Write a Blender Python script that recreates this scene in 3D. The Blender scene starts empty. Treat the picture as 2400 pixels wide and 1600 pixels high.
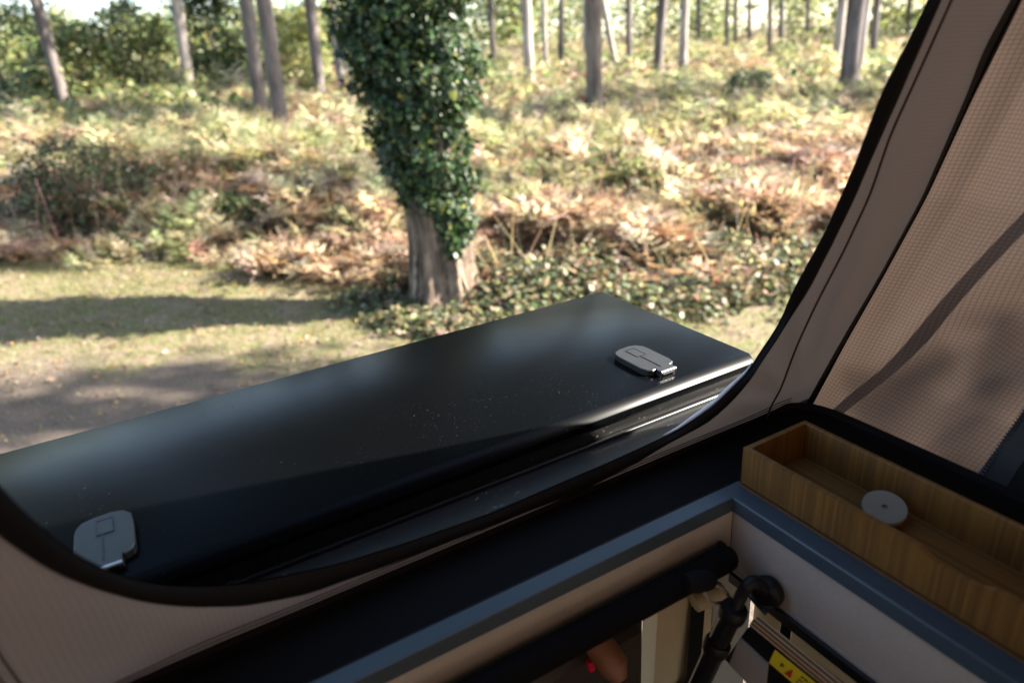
import bpy, math, random
import numpy as np
from mathutils import Matrix, Vector

rng = np.random.default_rng(7)
random.seed(7)
sc = bpy.context.scene
COL = sc.collection
HC = 2.45                       # camera height above the ground beside the van

# ------------------------------------------------------------------ camera
YAW, PITCH, ROLL = math.radians(28.4816), math.radians(23.2302), math.radians(-4.01536)
cr, sr, cp, sp_ = math.cos(ROLL), math.sin(ROLL), math.cos(PITCH), math.sin(PITCH)
MC = np.array([[cr, -sr, 0], [sr, cr, 0], [0, 0, 1]]) @ np.array([[1, 0, 0], [0, cp, -sp_], [0, sp_, cp]])
cy, sy = math.cos(YAW), math.sin(YAW)
def lev2w(v):
    r, d, f = v
    return np.array([cy * r + sy * f, -sy * r + cy * f, -d])
cx_, cd_, cf_ = lev2w(MC[0]), lev2w(MC[1]), lev2w(MC[2])
cam_d = bpy.data.cameras.new('camera')
cam = bpy.data.objects.new('camera', cam_d)
COL.objects.link(cam)
mw = Matrix.Identity(4)
for i in range(3):
    mw[i][0], mw[i][1], mw[i][2] = cx_[i], -cd_[i], -cf_[i]
mw[2][3] = HC
cam.matrix_world = mw
cam_d.lens = 24.0
cam_d.sensor_width = 36.0
cam_d.clip_start = 0.02
cam_d.clip_end = 2000
cam_d.dof.use_dof = True
cam_d.dof.focus_distance = 1.2
cam_d.dof.aperture_fstop = 2.6
sc.camera = cam

# ------------------------------------------------------------------ light
SUN_EL = math.radians(33)
SUN_H = np.array([0.90, -0.436])             # horizontal direction towards the sun
SUN_H /= np.linalg.norm(SUN_H)
SUN_DIR = np.array([SUN_H[0] * math.cos(SUN_EL), SUN_H[1] * math.cos(SUN_EL), math.sin(SUN_EL)])
world = bpy.data.worlds.new('World')
sc.world = world
world.use_nodes = True
wn = world.node_tree
wn.nodes.clear()
sky = wn.nodes.new('ShaderNodeTexSky')
sky.sky_type = 'NISHITA'
sky.sun_disc = False
sky.sun_elevation = SUN_EL
sky.sun_rotation = math.atan2(SUN_H[0], SUN_H[1])
sky.air_density = 1.0
sky.dust_density = 1.2
bg = wn.nodes.new('ShaderNodeBackground')
bg.inputs['Strength'].default_value = 0.09
wo = wn.nodes.new('ShaderNodeOutputWorld')
wn.links.new(sky.outputs[0], bg.inputs[0])
wn.links.new(bg.outputs[0], wo.inputs[0])
sun_d = bpy.data.lights.new('sun', 'SUN')
sun_d.energy = 5.0
sun_d.angle = math.radians(0.6)
sun_d.color = (1.0, 0.93, 0.82)
sun = bpy.data.objects.new('sun', sun_d)
COL.objects.link(sun)
sun.rotation_euler = Vector(SUN_DIR).to_track_quat('Z', 'Y').to_euler()
sun.location = (20, -10, 30)
sc.view_settings.view_transform = 'Standard'
sc.view_settings.look = 'None'
sc.view_settings.gamma = 1.0
sc.view_settings.use_curve_mapping = False
sc.view_settings.exposure = 2.7
sc.render.engine = 'CYCLES'
sc.cycles.max_bounces = 8
sc.cycles.diffuse_bounces = 4
sc.cycles.glossy_bounces = 3
sc.cycles.transmission_bounces = 4
sc.cycles.transparent_max_bounces = 6
sc.cycles.use_denoising = True
sc.cycles.sample_clamp_indirect = 6.0
sc.cycles.use_adaptive_sampling = False

# ------------------------------------------------------------------ pixel helpers (photo pixels, 2400 wide); z is measured from the camera
def ray(px, py):
    v = MC.T @ np.array([(px - 1200) / 1600, (py - 800) / 1600, 1.0])
    return lev2w(v)
def atz(px, py, z):
    d = ray(px, py); return d * z / d[2]
def aty(px, py, y):
    d = ray(px, py); return d * y / d[1]
def atx(px, py, x):
    d = ray(px, py); return d * x / d[0]
def onside(px, py):             # the leaning canvas wall on the side of the tent
    d = ray(px, py); return d * .497 / (d[1] + .305 * d[2])
def side_y(z):
    return .680 - .305 * (z + .6)

# ------------------------------------------------------------------ materials
MATS = {}
def mat(name):
    m = bpy.data.materials.new(name)
    m.use_nodes = True
    nt = m.node_tree
    b = nt.nodes['Principled BSDF']
    MATS[name] = m
    return m, nt, b
def N(nt, t, **kw):
    n = nt.nodes.new(t)
    for k, v in kw.items():
        setattr(n, k, v)
    return n
def ramp(nt, fac, stops):
    r = N(nt, 'ShaderNodeValToRGB')
    els = r.color_ramp.elements
    while len(els) < len(stops):
        els.new(0.5)
    for e, (p, c) in zip(els, stops):
        e.position = p
        e.color = (*c, 1) if len(c) == 3 else c
    nt.links.new(fac, r.inputs[0])
    return r.outputs[0]
def noise(nt, scale, detail=4, rough=.6, coord='Object', stretch=None):
    tc = N(nt, 'ShaderNodeTexCoord')
    n = N(nt, 'ShaderNodeTexNoise')
    n.inputs['Scale'].default_value = scale
    n.inputs['Detail'].default_value = detail
    n.inputs['Roughness'].default_value = rough
    src = tc.outputs[coord]
    if stretch:
        mp = N(nt, 'ShaderNodeMapping')
        mp.inputs['Scale'].default_value = stretch
        nt.links.new(src, mp.inputs[0]); src = mp.outputs[0]
    nt.links.new(src, n.inputs['Vector'])
    return n.outputs['Fac']
def bump(nt, b, h, strength=.3, dist=.01):
    bp = N(nt, 'ShaderNodeBump')
    bp.inputs['Strength'].default_value = strength
    bp.inputs['Distance'].default_value = dist
    nt.links.new(h, bp.inputs['Height'])
    nt.links.new(bp.outputs[0], b.inputs['Normal'])
def mixc(nt, fac, a, b_):
    m = N(nt, 'ShaderNodeMix', data_type='RGBA')
    for s, v in ((0, fac), (6, a), (7, b_)):
        if hasattr(v, 'links') or isinstance(v, bpy.types.NodeSocket):
            nt.links.new(v, m.inputs[s])
        else:
            m.inputs[s].default_value = v if not isinstance(v, tuple) else (*v, 1)
    return m.outputs[2]
def math_n(nt, op, a, b_=None):
    m = N(nt, 'ShaderNodeMath', operation=op)
    for i, v in enumerate((a, b_)):
        if v is None: continue
        if isinstance(v, bpy.types.NodeSocket): nt.links.new(v, m.inputs[i])
        else: m.inputs[i].default_value = v
    return m.outputs[0]
def plain(name, c, rough=.6, metal=0., var=.15, scale=30, spec=.5, bmp=0.):
    m, nt, b = mat(name)
    f = noise(nt, scale)
    col = mixc(nt, f, tuple(x * (1 - var) for x in c), tuple(min(1, x * (1 + var)) for x in c))
    nt.links.new(col, b.inputs['Base Color'])
    b.inputs['Roughness'].default_value = rough
    b.inputs['Metallic'].default_value = metal
    b.inputs['Specular IOR Level'].default_value = spec
    if bmp: bump(nt, b, f, bmp, .002)
    return m

def leafmat(name, rough=.5, trans=.45, gain=1.0, tgain=1.25):
    m, nt, b = mat(name)
    a = N(nt, 'ShaderNodeAttribute', attribute_name='tint')
    nt.links.new(a.outputs['Color'], b.inputs['Base Color'])
    b.inputs['Roughness'].default_value = rough
    b.inputs['Specular IOR Level'].default_value = .35
    tr = N(nt, 'ShaderNodeBsdfTranslucent')
    mulc = N(nt, 'ShaderNodeMix', data_type='RGBA', blend_type='MULTIPLY')
    mulc.inputs[0].default_value = 1
    nt.links.new(a.outputs['Color'], mulc.inputs[6])
    mulc.inputs[7].default_value = (tgain, tgain, tgain * .85, 1)
    nt.links.new(mulc.outputs[2], tr.inputs[0])
    ms = N(nt, 'ShaderNodeMixShader')
    ms.inputs[0].default_value = trans
    nt.links.new(b.outputs[0], ms.inputs[1]); nt.links.new(tr.outputs[0], ms.inputs[2])
    nt.links.new(ms.outputs[0], nt.nodes['Material Output'].inputs['Surface'])
    return m
leafmat('bracken', .6, .5)
leafmat('foliage', .45, .45)
leafmat('ivy_leaf', .42, .25)
leafmat('needle', .6, .25)
leafmat('litter', .7, .15)

def make_black_panel():
    m, nt, b = mat('black_panel')
    n1 = noise(nt, 9, 3); n2 = noise(nt, 260, 2, .5); n3 = noise(nt, 5, 5, .7)
    sp = math_n(nt, 'MULTIPLY', ramp(nt, n2, [(.69, (0, 0, 0)), (.75, (1, 1, 1))]), ramp(nt, n3, [(.42, (0, 0, 0)), (.68, (1, 1, 1))]))
    nt.links.new(mixc(nt, math_n(nt, 'MULTIPLY', sp, .14), (.0013, .0015, .0018), (.30, .31, .31)), b.inputs['Base Color'])
    nt.links.new(math_n(nt, 'ADD', math_n(nt, 'MULTIPLY', n1, .08), .22), b.inputs['Roughness'])
    b.inputs['Specular IOR Level'].default_value = .06
    return m
make_black_panel()
plain('black_gloss', (.008, .008, .009), .28, var=.3)
def make_ledge():
    m, nt, b = mat('dusty_black')
    n2 = noise(nt, 150, 3, .6); n3 = noise(nt, 14, 4, .6)
    sp = math_n(nt, 'MULTIPLY', ramp(nt, n2, [(.62, (0, 0, 0)), (.72, (1, 1, 1))]), ramp(nt, n3, [(.45, (0, 0, 0)), (.7, (1, 1, 1))]))
    nt.links.new(mixc(nt, sp, (.008, .008, .008), (.22, .21, .19)), b.inputs['Base Color'])
    b.inputs['Roughness'].default_value = .38
make_ledge()
plain('black_matt', (.0035, .0035, .004), .8, var=.35, scale=200, bmp=.1, spec=.1)
plain('black_trim', (.005, .005, .0055), .75, var=.3, scale=400, bmp=.3, spec=.2)
plain('rubber_grey', (.022, .022, .0215), .38, var=.35, scale=45, bmp=.15)
plain('steel', (.55, .55, .54), .3, 1.0, .1)
plain('dark_steel', (.10, .10, .10), .35, 1.0, .1)
plain('blue_paint', (.043, .065, .088), .33, var=.05, scale=8)
plain('felt', (.37, .348, .315), .95, var=.16, scale=330, bmp=.35)
plain('cream_panel', (.42, .33, .21), .6, var=.08, scale=12)
plain('grey_panel', (.30, .28, .25), .6, var=.1, scale=12)
plain('black_plastic', (.006, .006, .0065), .5, var=.3, spec=.3)
plain('webbing', (.006, .006, .007), .8, var=.3, scale=300, spec=.15)
plain('brown_leather', (.20, .085, .045), .5, var=.2, scale=40, bmp=.2)
plain('dark_leather', (.02, .012, .009), .5, var=.3, scale=30)
plain('ring_steel', (.35, .35, .34), .35, .3, .1)
plain('red_plastic', (.5, .01, .04), .4)
plain('disc_white', (.21, .205, .17), .55, var=.05)
plain('lit_edge_pale', (.55, .56, .58), .5, var=.1)
plain('grey_tape', (.03, .032, .033), .7, var=.3, scale=250, spec=.2)
plain('dark_mesh', (.012, .013, .012), .8, var=.4, scale=500, spec=.1)
plain('yellow_label', (.75, .58, .02), .5, var=.05)
plain('label_red', (.5, .03, .02), .5)
plain('label_ink', (.03, .025, .02), .6)
plain('van_paint', (.02, .022, .025), .3, var=.1)
plain('roof_shell', (.045, .045, .045), .6, var=.1)
plain('dead_wood', (.34, .28, .20), .85, var=.3, scale=20, bmp=.3)

def make_bamboo(name, axis):
    m, nt, b = mat(name)
    tc = N(nt, 'ShaderNodeTexCoord')
    sx = N(nt, 'ShaderNodeSeparateXYZ'); nt.links.new(tc.outputs['Object'], sx.inputs[0])
    co = sx.outputs[axis]
    cell = math_n(nt, 'FLOOR', math_n(nt, 'MULTIPLY', co, 250))
    wn_ = N(nt, 'ShaderNodeTexWhiteNoise', noise_dimensions='1D'); nt.links.new(cell, wn_.inputs['W'])
    st = [40, 40, 40]; st[axis] = 260
    st = [v if i == axis else 12 for i, v in enumerate(st)]
    fib = noise(nt, 1.0, 4, .65, 'Object', tuple(st))
    v = math_n(nt, 'ADD', math_n(nt, 'MULTIPLY', wn_.outputs[0], .42), math_n(nt, 'MULTIPLY', fib, .62))
    col = ramp(nt, v, [(.1, (.07, .028, .005)), (.5, (.135, .061, .0095)), (.95, (.20, .10, .017))])
    nt.links.new(col, b.inputs['Base Color'])
    b.inputs['Roughness'].default_value = .5
    bump(nt, b, fib, .25, .001)
make_bamboo('bamboo_y', 1)
make_bamboo('bamboo_x', 0)
def make_ply():
    m, nt, b = mat('plywood_edge')
    tc = N(nt, 'ShaderNodeTexCoord')
    sx = N(nt, 'ShaderNodeSeparateXYZ'); nt.links.new(tc.outputs['Object'], sx.inputs[0])
    w = math_n(nt, 'SINE', math_n(nt, 'MULTIPLY', math_n(nt, 'ADD', sx.outputs[0], math_n(nt, 'MULTIPLY', sx.outputs[2], 1.0)), 900))
    nt.links.new(ramp(nt, w, [(.25, (.09, .045, .02)), (.6, (.50, .30, .14))]), b.inputs['Base Color'])
    b.inputs['Roughness'].default_value = .6
make_ply()

def make_canvas(name, base, trans, grid=True, amt=.35):
    m, nt, b = mat(name)
    tc = N(nt, 'ShaderNodeTexCoord')
    fine = noise(nt, 900, 2, .5, 'UV')
    soft = noise(nt, 3.5, 3, .5, 'UV')
    var = math_n(nt, 'ADD', .82, math_n(nt, 'MULTIPLY', math_n(nt, 'ADD', fine, soft), .18))
    if grid:
        sx = N(nt, 'ShaderNodeSeparateXYZ'); nt.links.new(tc.outputs['UV'], sx.inputs[0])
        gs = []
        for k, pitch in ((0, .0063), (1, .0056)):
            fr = math_n(nt, 'FRACT', math_n(nt, 'DIVIDE', sx.outputs[k], pitch))
            d = math_n(nt, 'ABSOLUTE', math_n(nt, 'SUBTRACT', fr, .5))
            gs.append(ramp(nt, d, [(.06, (0, 0, 0)), (.13, (1, 1, 1))]))
        g = math_n(nt, 'MULTIPLY', gs[0], gs[1])
        var = math_n(nt, 'MULTIPLY', var, math_n(nt, 'ADD', 1 - amt, math_n(nt, 'MULTIPLY', g, amt)))
    def scaled(c):
        v = N(nt, 'ShaderNodeMix', data_type='RGBA', blend_type='MULTIPLY')
        v.inputs[0].default_value = 1
        v.inputs[6].default_value = (*c, 1)
        nt.links.new(var, v.inputs[7])
        return v.outputs[2]
    nt.links.new(scaled(base), b.inputs['Base Color'])
    b.inputs['Roughness'].default_value = .7
    b.inputs['Specular IOR Level'].default_value = .3
    tr = N(nt, 'ShaderNodeBsdfTranslucent')
    nt.links.new(scaled(trans), tr.inputs[0])
    ms = N(nt, 'ShaderNodeMixShader'); ms.inputs[0].default_value = .5
    nt.links.new(b.outputs[0], ms.inputs[1]); nt.links.new(tr.outputs[0], ms.inputs[2])
    nt.links.new(ms.outputs[0], nt.nodes['Material Output'].inputs['Surface'])
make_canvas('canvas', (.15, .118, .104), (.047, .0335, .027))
make_canvas('canvas_lit', (.21, .155, .126), (.27, .178, .13), amt=.12)  # same tent fabric, colours raised to stand in for stronger light on it

def make_bark(name, c1, c2, scale, stretch, strength):
    m, nt, b = mat(name)
    f = noise(nt, scale, 6, .7, 'Object', stretch)
    nt.links.new(ramp(nt, f, [(.35, c1), (.62, c2)]), b.inputs['Base Color'])
    b.inputs['Roughness'].default_value = .9
    b.inputs['Specular IOR Level'].default_value = .2
    bump(nt, b, f, strength, .05)
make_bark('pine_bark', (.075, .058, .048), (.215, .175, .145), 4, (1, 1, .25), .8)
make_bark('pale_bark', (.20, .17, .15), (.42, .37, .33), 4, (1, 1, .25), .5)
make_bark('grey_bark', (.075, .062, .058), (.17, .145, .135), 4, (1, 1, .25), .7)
make_bark('ivy_bark', (.03, .021, .016), (.25, .185, .135), 14, (1, 1, .2), 1.0)

def make_ground():
    m, nt, b = mat('ground')
    tc = N(nt, 'ShaderNodeTexCoord')
    at = N(nt, 'ShaderNodeAttribute', attribute_name='tint')
    f1 = noise(nt, 1.3, 5, .65); f2 = noise(nt, 22, 4, .7); f3 = noise(nt, 90, 3, .6)
    sxyz = N(nt, 'ShaderNodeSeparateColor'); nt.links.new(at.outputs['Color'], sxyz.inputs[0])
    # red channel: bare earth track, green: forest litter, else short grass
    f4 = noise(nt, 3.2, 5, .7)
    g0 = ramp(nt, f2, [(.28, (.06, .066, .025)), (.5, (.125, .125, .052)), (.68, (.20, .17, .10))])
    g1 = ramp(nt, f2, [(.28, (.075, .055, .036)), (.5, (.17, .13, .088)), (.68, (.28, .22, .155))])
    grass = mixc(nt, ramp(nt, f4, [(.42, (0, 0, 0)), (.6, (1, 1, 1))]), g0, g1)
    dirt = ramp(nt, f3, [(.3, (.065, .05, .039)), (.55, (.14, .11, .086)), (.75, (.22, .178, .142))])
    litter = ramp(nt, f2, [(.3, (.05, .035, .02)), (.7, (.13, .085, .05))])
    k = math_n(nt, 'SUBTRACT', math_n(nt, 'ADD', sxyz.outputs[0], math_n(nt, 'MULTIPLY', math_n(nt, 'SUBTRACT', f1, .5), 1.3)), 0.0)
    kd = ramp(nt, k, [(.35, (0, 0, 0)), (.62, (1, 1, 1))])
    c = mixc(nt, kd, grass, dirt)
    c = mixc(nt, sxyz.outputs[1], c, litter)
    nt.links.new(c, b.inputs['Base Color'])
    b.inputs['Roughness'].default_value = .95
    b.inputs['Specular IOR Level'].default_value = .15
    bump(nt, b, f3, .7, .02)
make_ground()

# ------------------------------------------------------------------ mesh helpers
def link(o, parent=None):
    COL.objects.link(o)
    if parent is not None:
        o.parent = parent
    return o
def meshobj(name, verts, faces, m, parent=None, smooth=False, uv=None, tint=None):
    me = bpy.data.meshes.new(name)
    me.from_pydata([tuple(map(float, v)) for v in verts], [], [tuple(int(i) for i in f) for f in faces])
    me.materials.append(MATS[m])
    if uv is not None:
        l = me.uv_layers.new(name='UVMap')
        idx = np.empty(len(me.loops), np.int32); me.loops.foreach_get('vertex_index', idx)
        l.data.foreach_set('uv', np.asarray(uv, np.float32)[idx].ravel())
    if smooth:
        me.polygons.foreach_set('use_smooth', np.ones(len(me.polygons), bool))
    me.update()
    o = bpy.data.objects.new(name, me)
    return link(o, parent)
def bigmesh(name, V, F, m, parent=None, tint=None, smooth=False):
    """V (n,3); F (k,3) or (k,4): fast path"""
    V = np.asarray(V, np.float32); F = np.asarray(F, np.int32)
    me = bpy.data.meshes.new(name)
    k, c = F.shape
    me.vertices.add(len(V)); me.vertices.foreach_set('co', V.ravel())
    me.loops.add(k * c); me.loops.foreach_set('vertex_index', F.ravel())
    me.polygons.add(k)
    me.polygons.foreach_set('loop_start', np.arange(0, k * c, c, dtype=np.int32))
    me.polygons.foreach_set('loop_total', np.full(k, c, np.int32))
    if smooth: me.polygons.foreach_set('use_smooth', np.ones(k, bool))
    me.update(calc_edges=True)
    if tint is not None:
        a = me.color_attributes.new('tint', 'FLOAT_COLOR', 'POINT')
        t4 = np.ones((len(V), 4), np.float32); t4[:, :3] = tint
        a.data.foreach_set('color', t4.ravel())
    me.materials.append(MATS[m])
    o = bpy.data.objects.new(name, me)
    return link(o, parent)
def empty(name, loc):
    o = bpy.data.objects.new(name, None)
    o.empty_display_size = .05
    o.location = loc
    COL.objects.link(o)
    return o
def thing(name, label, cat, group=None, loc=(0, 0, 0)):
    o = empty(name, loc)
    tag(o, label, cat, group)
    return o
def tag(o, label, cat, group=None):
    o['label'] = label; o['category'] = cat
    if group: o['group'] = group
    return o

class MB:
    """collects pieces of one mesh; coordinates are van coordinates (z from the camera), offset by the origin on build"""
    def __init__(s): s.v = []; s.f = []
    def add(s, V, F):
        n = len(s.v)
        s.v += [tuple(map(float, p)) for p in V]; s.f += [tuple(int(i) + n for i in q) for q in F]
    def box(s, a, b, bev=0.0):
        (x0, y0, z0), (x1, y1, z1) = a, b
        x0, x1 = min(x0, x1), max(x0, x1); y0, y1 = min(y0, y1), max(y0, y1); z0, z1 = min(z0, z1), max(z0, z1)
        if bev <= 0:
            V = [(x, y, z) for z in (z0, z1) for y in (y0, y1) for x in (x0, x1)]
            s.add(V, [(0, 2, 3, 1), (4, 5, 7, 6), (0, 1, 5, 4), (2, 6, 7, 3), (0, 4, 6, 2), (1, 3, 7, 5)])
        else:
            e = min(bev, (x1 - x0) * .45, (y1 - y0) * .45, (z1 - z0) * .45)
            rings = []
            for zz, d in ((z0, e), (z0 + e, 0), (z1 - e, 0), (z1, e)):
                r = []
                for cx, cyy, sxx, syy in ((x0, y0, 1, 1), (x1, y0, -1, 1), (x1, y1, -1, -1), (x0, y1, 1, -1)):
                    pts = [(cx + sxx * d, cyy + syy * (e + 0 * d) if True else 0), (cx + sxx * e, cyy + syy * d)]
                    if d > 0: pts = [(cx + sxx * e, cyy + syy * e)] * 2
                    if sxx * syy < 0: pts = pts[::-1]
                    r += [(px, py, zz) for px, py in pts]
                rings.append(r)
            V = [p for r in rings for p in r]
            F = []
            for k in range(3):
                for i in range(8):
                    j = (i + 1) % 8
                    F.append((k * 8 + i, k * 8 + j, (k + 1) * 8 + j, (k + 1) * 8 + i))
            F.append(tuple(reversed(range(8)))); F.append(tuple(range(24, 32)))
            s.add(V, F)
        return s
    def tube(s, pts, r, n=10, cap=True, closed=False):
        pts = [np.array(p, float) for p in pts]
        m = len(pts)
        rr = r if hasattr(r, '__len__') else [r] * m
        up = None; V = []
        for i, p in enumerate(pts):
            if closed: t = pts[(i + 1) % m] - pts[i - 1]
            else: t = pts[min(i + 1, m - 1)] - pts[max(i - 1, 0)]
            t /= np.linalg.norm(t) + 1e-12
            if up is None:
                a = np.array([0, 0, 1.]) if abs(t[2]) < .9 else np.array([1., 0, 0])
                up = a - t * (a @ t)
            up = up - t * (up @ t); up /= np.linalg.norm(up) + 1e-12
            sd = np.cross(t, up)
            for k in range(n):
                an = 2 * math.pi * k / n
                V.append(p + rr[i] * (math.cos(an) * up + math.sin(an) * sd))
        F = []
        for i in range(m if closed else m - 1):
            i2 = (i + 1) % m
            for k in range(n):
                k2 = (k + 1) % n
                F.append((i * n + k, i * n + k2, i2 * n + k2, i2 * n + k))
        if cap and not closed:
            F.append(tuple(reversed(range(n)))); F.append(tuple(range((m - 1) * n, m * n)))
        s.add(V, F); return s
    def prism(s, poly, z0, z1, inset=0.0):
        """polygon in xy, CCW, extruded in z; small inset bevel at the top"""
        n = len(poly)
        P = np.array(poly, float); c = P.mean(0)
        def ins(d):
            q = P - c; l = np.linalg.norm(q, axis=1, keepdims=True)
            return c + q * (1 - d / l)
        rings = [(P, z0), (P, z1 - inset), (ins(inset), z1)] if inset else [(P, z0), (P, z1)]
        V = [(x, y, z) for R_, z in rings for x, y in R_]
        F = []
        for k in range(len(rings) - 1):
            for i in range(n):
                j = (i + 1) % n
                F.append((k * n + i, k * n + j, (k + 1) * n + j, (k + 1) * n + i))
        F.append(tuple(reversed(range(n)))); F.append(tuple(range((len(rings) - 1) * n, len(rings) * n)))
        s.add(V, F); return s
    def grid(s, P):
        """P (a,b,3) sheet"""
        a, b = P.shape[:2]
        V = P.reshape(-1, 3)
        F = [(i * b + j, i * b + j + 1, (i + 1) * b + j + 1, (i + 1) * b + j) for i in range(a - 1) for j in range(b - 1)]
        s.add(V, F); return s
    def build(s, name, m, parent=None, smooth=False, uv=None, origin=None):
        V = np.array(s.v) + np.array([0, 0, HC])
        if origin is None:
            origin = np.array(parent.matrix_world.translation) if False else np.zeros(3)
            q = parent
            while q is not None:
                origin = origin + np.array(q.location); q = q.parent
            loc = (V.min(0) + V.max(0)) / 2
            o = meshobj(name, V - loc, s.f, m, parent, smooth, uv)
            o.location = loc - origin
        if smooth:
            try: o.data.set_sharp_from_angle(angle=math.radians(40))
            except Exception: pass
        return o

def resample(pts, n):
    P = np.array(pts, float)
    d = np.r_[0, np.cumsum(np.linalg.norm(np.diff(P, axis=0), axis=1))]
    t = np.linspace(0, d[-1], n)
    return np.stack([np.interp(t, d, P[:, k]) for k in range(P.shape[1])], 1)
def smoothpts(P, it=2):
    P = np.array(P, float)
    for _ in range(it):
        Q = P.copy(); Q[1:-1] = .25 * P[:-2] + .5 * P[1:-1] + .25 * P[2:]; P = Q
    return P

# ------------------------------------------------------------------ terrain
def softplus(x, k=.6):
    return np.log1p(np.exp(np.clip(x * k, -40, 40))) / k
def zg(x, y):
    """ground height in van coordinates"""
    x = np.asarray(x, float); y = np.asarray(y, float)
    z = -HC - .010 * np.clip(x, -60, 60) + .050 * (softplus(y - 3.6) - softplus(y - 70))
    r = np.clip((np.hypot(x, y) - 3) / 8, 0, 1)
    z += r * (.10 * np.sin(.55 * x + .3) * np.sin(.47 * y + 1.1) + .05 * np.sin(1.3 * x + 2) * np.sin(1.1 * y))
    return z
def yb(x):
    """edge of the bracken: y beyond which it grows"""
    return np.interp(x, [-8, -2, 0, 1.0, 1.8, 2.4, 3.0, 3.8, 5, 7, 12, 40], [11.0, 10.6, 9.9, 9.3, 8.1, 7.3, 6.1, 5.4, 4.6, 4.0, 3.0, 2.0])
gx = np.r_[-300, -200, -120, -80, -50, -35, np.arange(-25, -6, 1.0), np.arange(-6, 12, .3), np.arange(12, 45, 1.0), 50, 60, 75, 90, 120, 160, 220, 300]
gy = np.r_[-300, -150, -80, -40, -20, -12, -8, -5, -3, np.arange(-2, 16, .3), np.arange(16, 50, 1.0), 55, 62, 70, 80, 100, 140, 200, 300]
GX, GY = np.meshgrid(gx, gy)
GZ = zg(GX, GY) + HC
edge = GY - yb(GX)
tr_line = np.interp(GX, [-8, -2, 0, 1.5, 3, 6], [8.0, 7.4, 6.2, 4.6, 3.4, 2.0])
dirt = 1 / (1 + np.exp((GY - tr_line) * 2.2))
fl = np.clip(edge * 1.2 + .2, 0, 1)
tint = np.stack([dirt, fl, np.zeros_like(fl)], -1).reshape(-1, 3)
nb = len(gx)
ii, jj = np.meshgrid(np.arange(len(gy) - 1), np.arange(nb - 1), indexing='ij')
q = (ii * nb + jj).ravel()
ground = bigmesh('ground', np.stack([GX, GY, GZ], -1).reshape(-1, 3), np.stack([q, q + 1, q + nb + 1, q + nb], 1), 'ground', tint=tint, smooth=True)
ground['kind'] = 'structure'

# ------------------------------------------------------------------ camper van body
CX, CYE = .634, .551           # inner corner of the roof opening (x, y)
X0, Y0 = -1.25, -.62           # its other two sides
van = thing('camper_van', 'dark camper van body around the roof opening, with blue lip and grey felt lining', 'van', loc=(-.2, 0, 0))
SEAMX, SEAMY = .937, .681
def ring(x0, x1, y0, y1, X0_, X1_, Y0_, Y1_, z):
    V = [(x0, y0, z), (x1, y0, z), (x1, y1, z), (x0, y1, z), (X0_, Y0_, z), (X1_, Y0_, z), (X1_, Y1_, z), (X0_, Y1_, z)]
    F = [(4, 5, 1, 0), (5, 6, 2, 1), (6, 7, 3, 2), (7, 4, 0, 3)]
    return V, F
# black flange around the opening (top z=-.602, under the blue strip's -.600)
b = MB()
lipw = .0225
rx0, rx1, ry0, ry1 = X0 - lipw, CX + .034, Y0 - lipw, CYE + lipw
ox0, ox1, oy0, oy1 = -1.56, 1.05, -.80, .705
V1, F1 = ring(rx0, rx1, ry0, ry1, ox0, ox1, oy0, oy1, -.602)
V2, _ = ring(rx0, rx1, ry0, ry1, ox0, ox1, oy0, oy1, -.64)
b.add(V1, F1); b.add(V2, [f[::-1] for f in F1])
nV = [V1[4], V1[5], V1[6], V1[7], V2[4], V2[5], V2[6], V2[7]]
b.add(nV, [(0, 4, 5, 1), (1, 5, 6, 2), (2, 6, 7, 3), (3, 7, 4, 0)])
b.build('roof_flange', 'black_matt', van)
# blue lip: a flat strip round the opening and a 23 mm turned-down face
b = MB()
rad = .0025
prof = [(lipw + .002, -.6000), (.0016, -.5997), (.0005, -.6002), (0, -.6015), (0, -.6225), (.003, -.624)]
loops = []
for off, z in prof:
    loops.append([(X0 - off, Y0 - off, z), (CX + off * 1.5, Y0 - off, z), (CX + off * 1.5, CYE + off, z), (X0 - off, CYE + off, z)])
V = [p for l in loops for p in l]
F = []
for k in range(len(prof) - 1):
    for i in range(4):
        j = (i + 1) % 4
        F.append((k * 4 + i, (k + 1) * 4 + i, (k + 1) * 4 + j, k * 4 + j))
b.add(V, F)
b.build('opening_lip', 'blue_paint', van)
# thin sealing line between lip and flange
b = MB()
b.tube([(X0, CYE + lipw + .004, -.6015), (CX + .02, CYE + lipw + .004, -.6015)], .0022, 6)
b.build('sealant_bead', 'black_gloss', van)
# felt lining panels under the lip
for nm, a, c in (('lining_panel', (X0, CYE + .002, -.725), (CX + .004, CYE + .012, -.6235)),
                 ('lining_panel', (CX + .0042, Y0, -.722), (CX + .014, CYE + .001, -.6236)),
                 ('lining_panel', (X0, Y0 - .012, -.725), (CX + .004, Y0 - .002, -.6235)),
                 ('lining_panel', (X0 - .0142, Y0, -.725), (X0 - .0042, CYE + .001, -.6236))):
    MB().box(a, c).build(nm, 'felt', van)
# beige edging bead below the end lining, and the dark rail under it
MB().tube([(CX + .006, Y0, -.7255), (CX + .006, CYE, -.7255)], .0042, 8).build('edging_bead', 'grey_panel', van, True)
MB().box((CX + .001, Y0, -.752), (CX + .016, CYE + .0005, -.7305), .003).build('edge_rail', 'black_plastic', van)
MB().box((X0, CYE + .003, -.740), (CX + .001, CYE + .0125, -.7265), .002).build('edging_bead', 'grey_panel', van)
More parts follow.
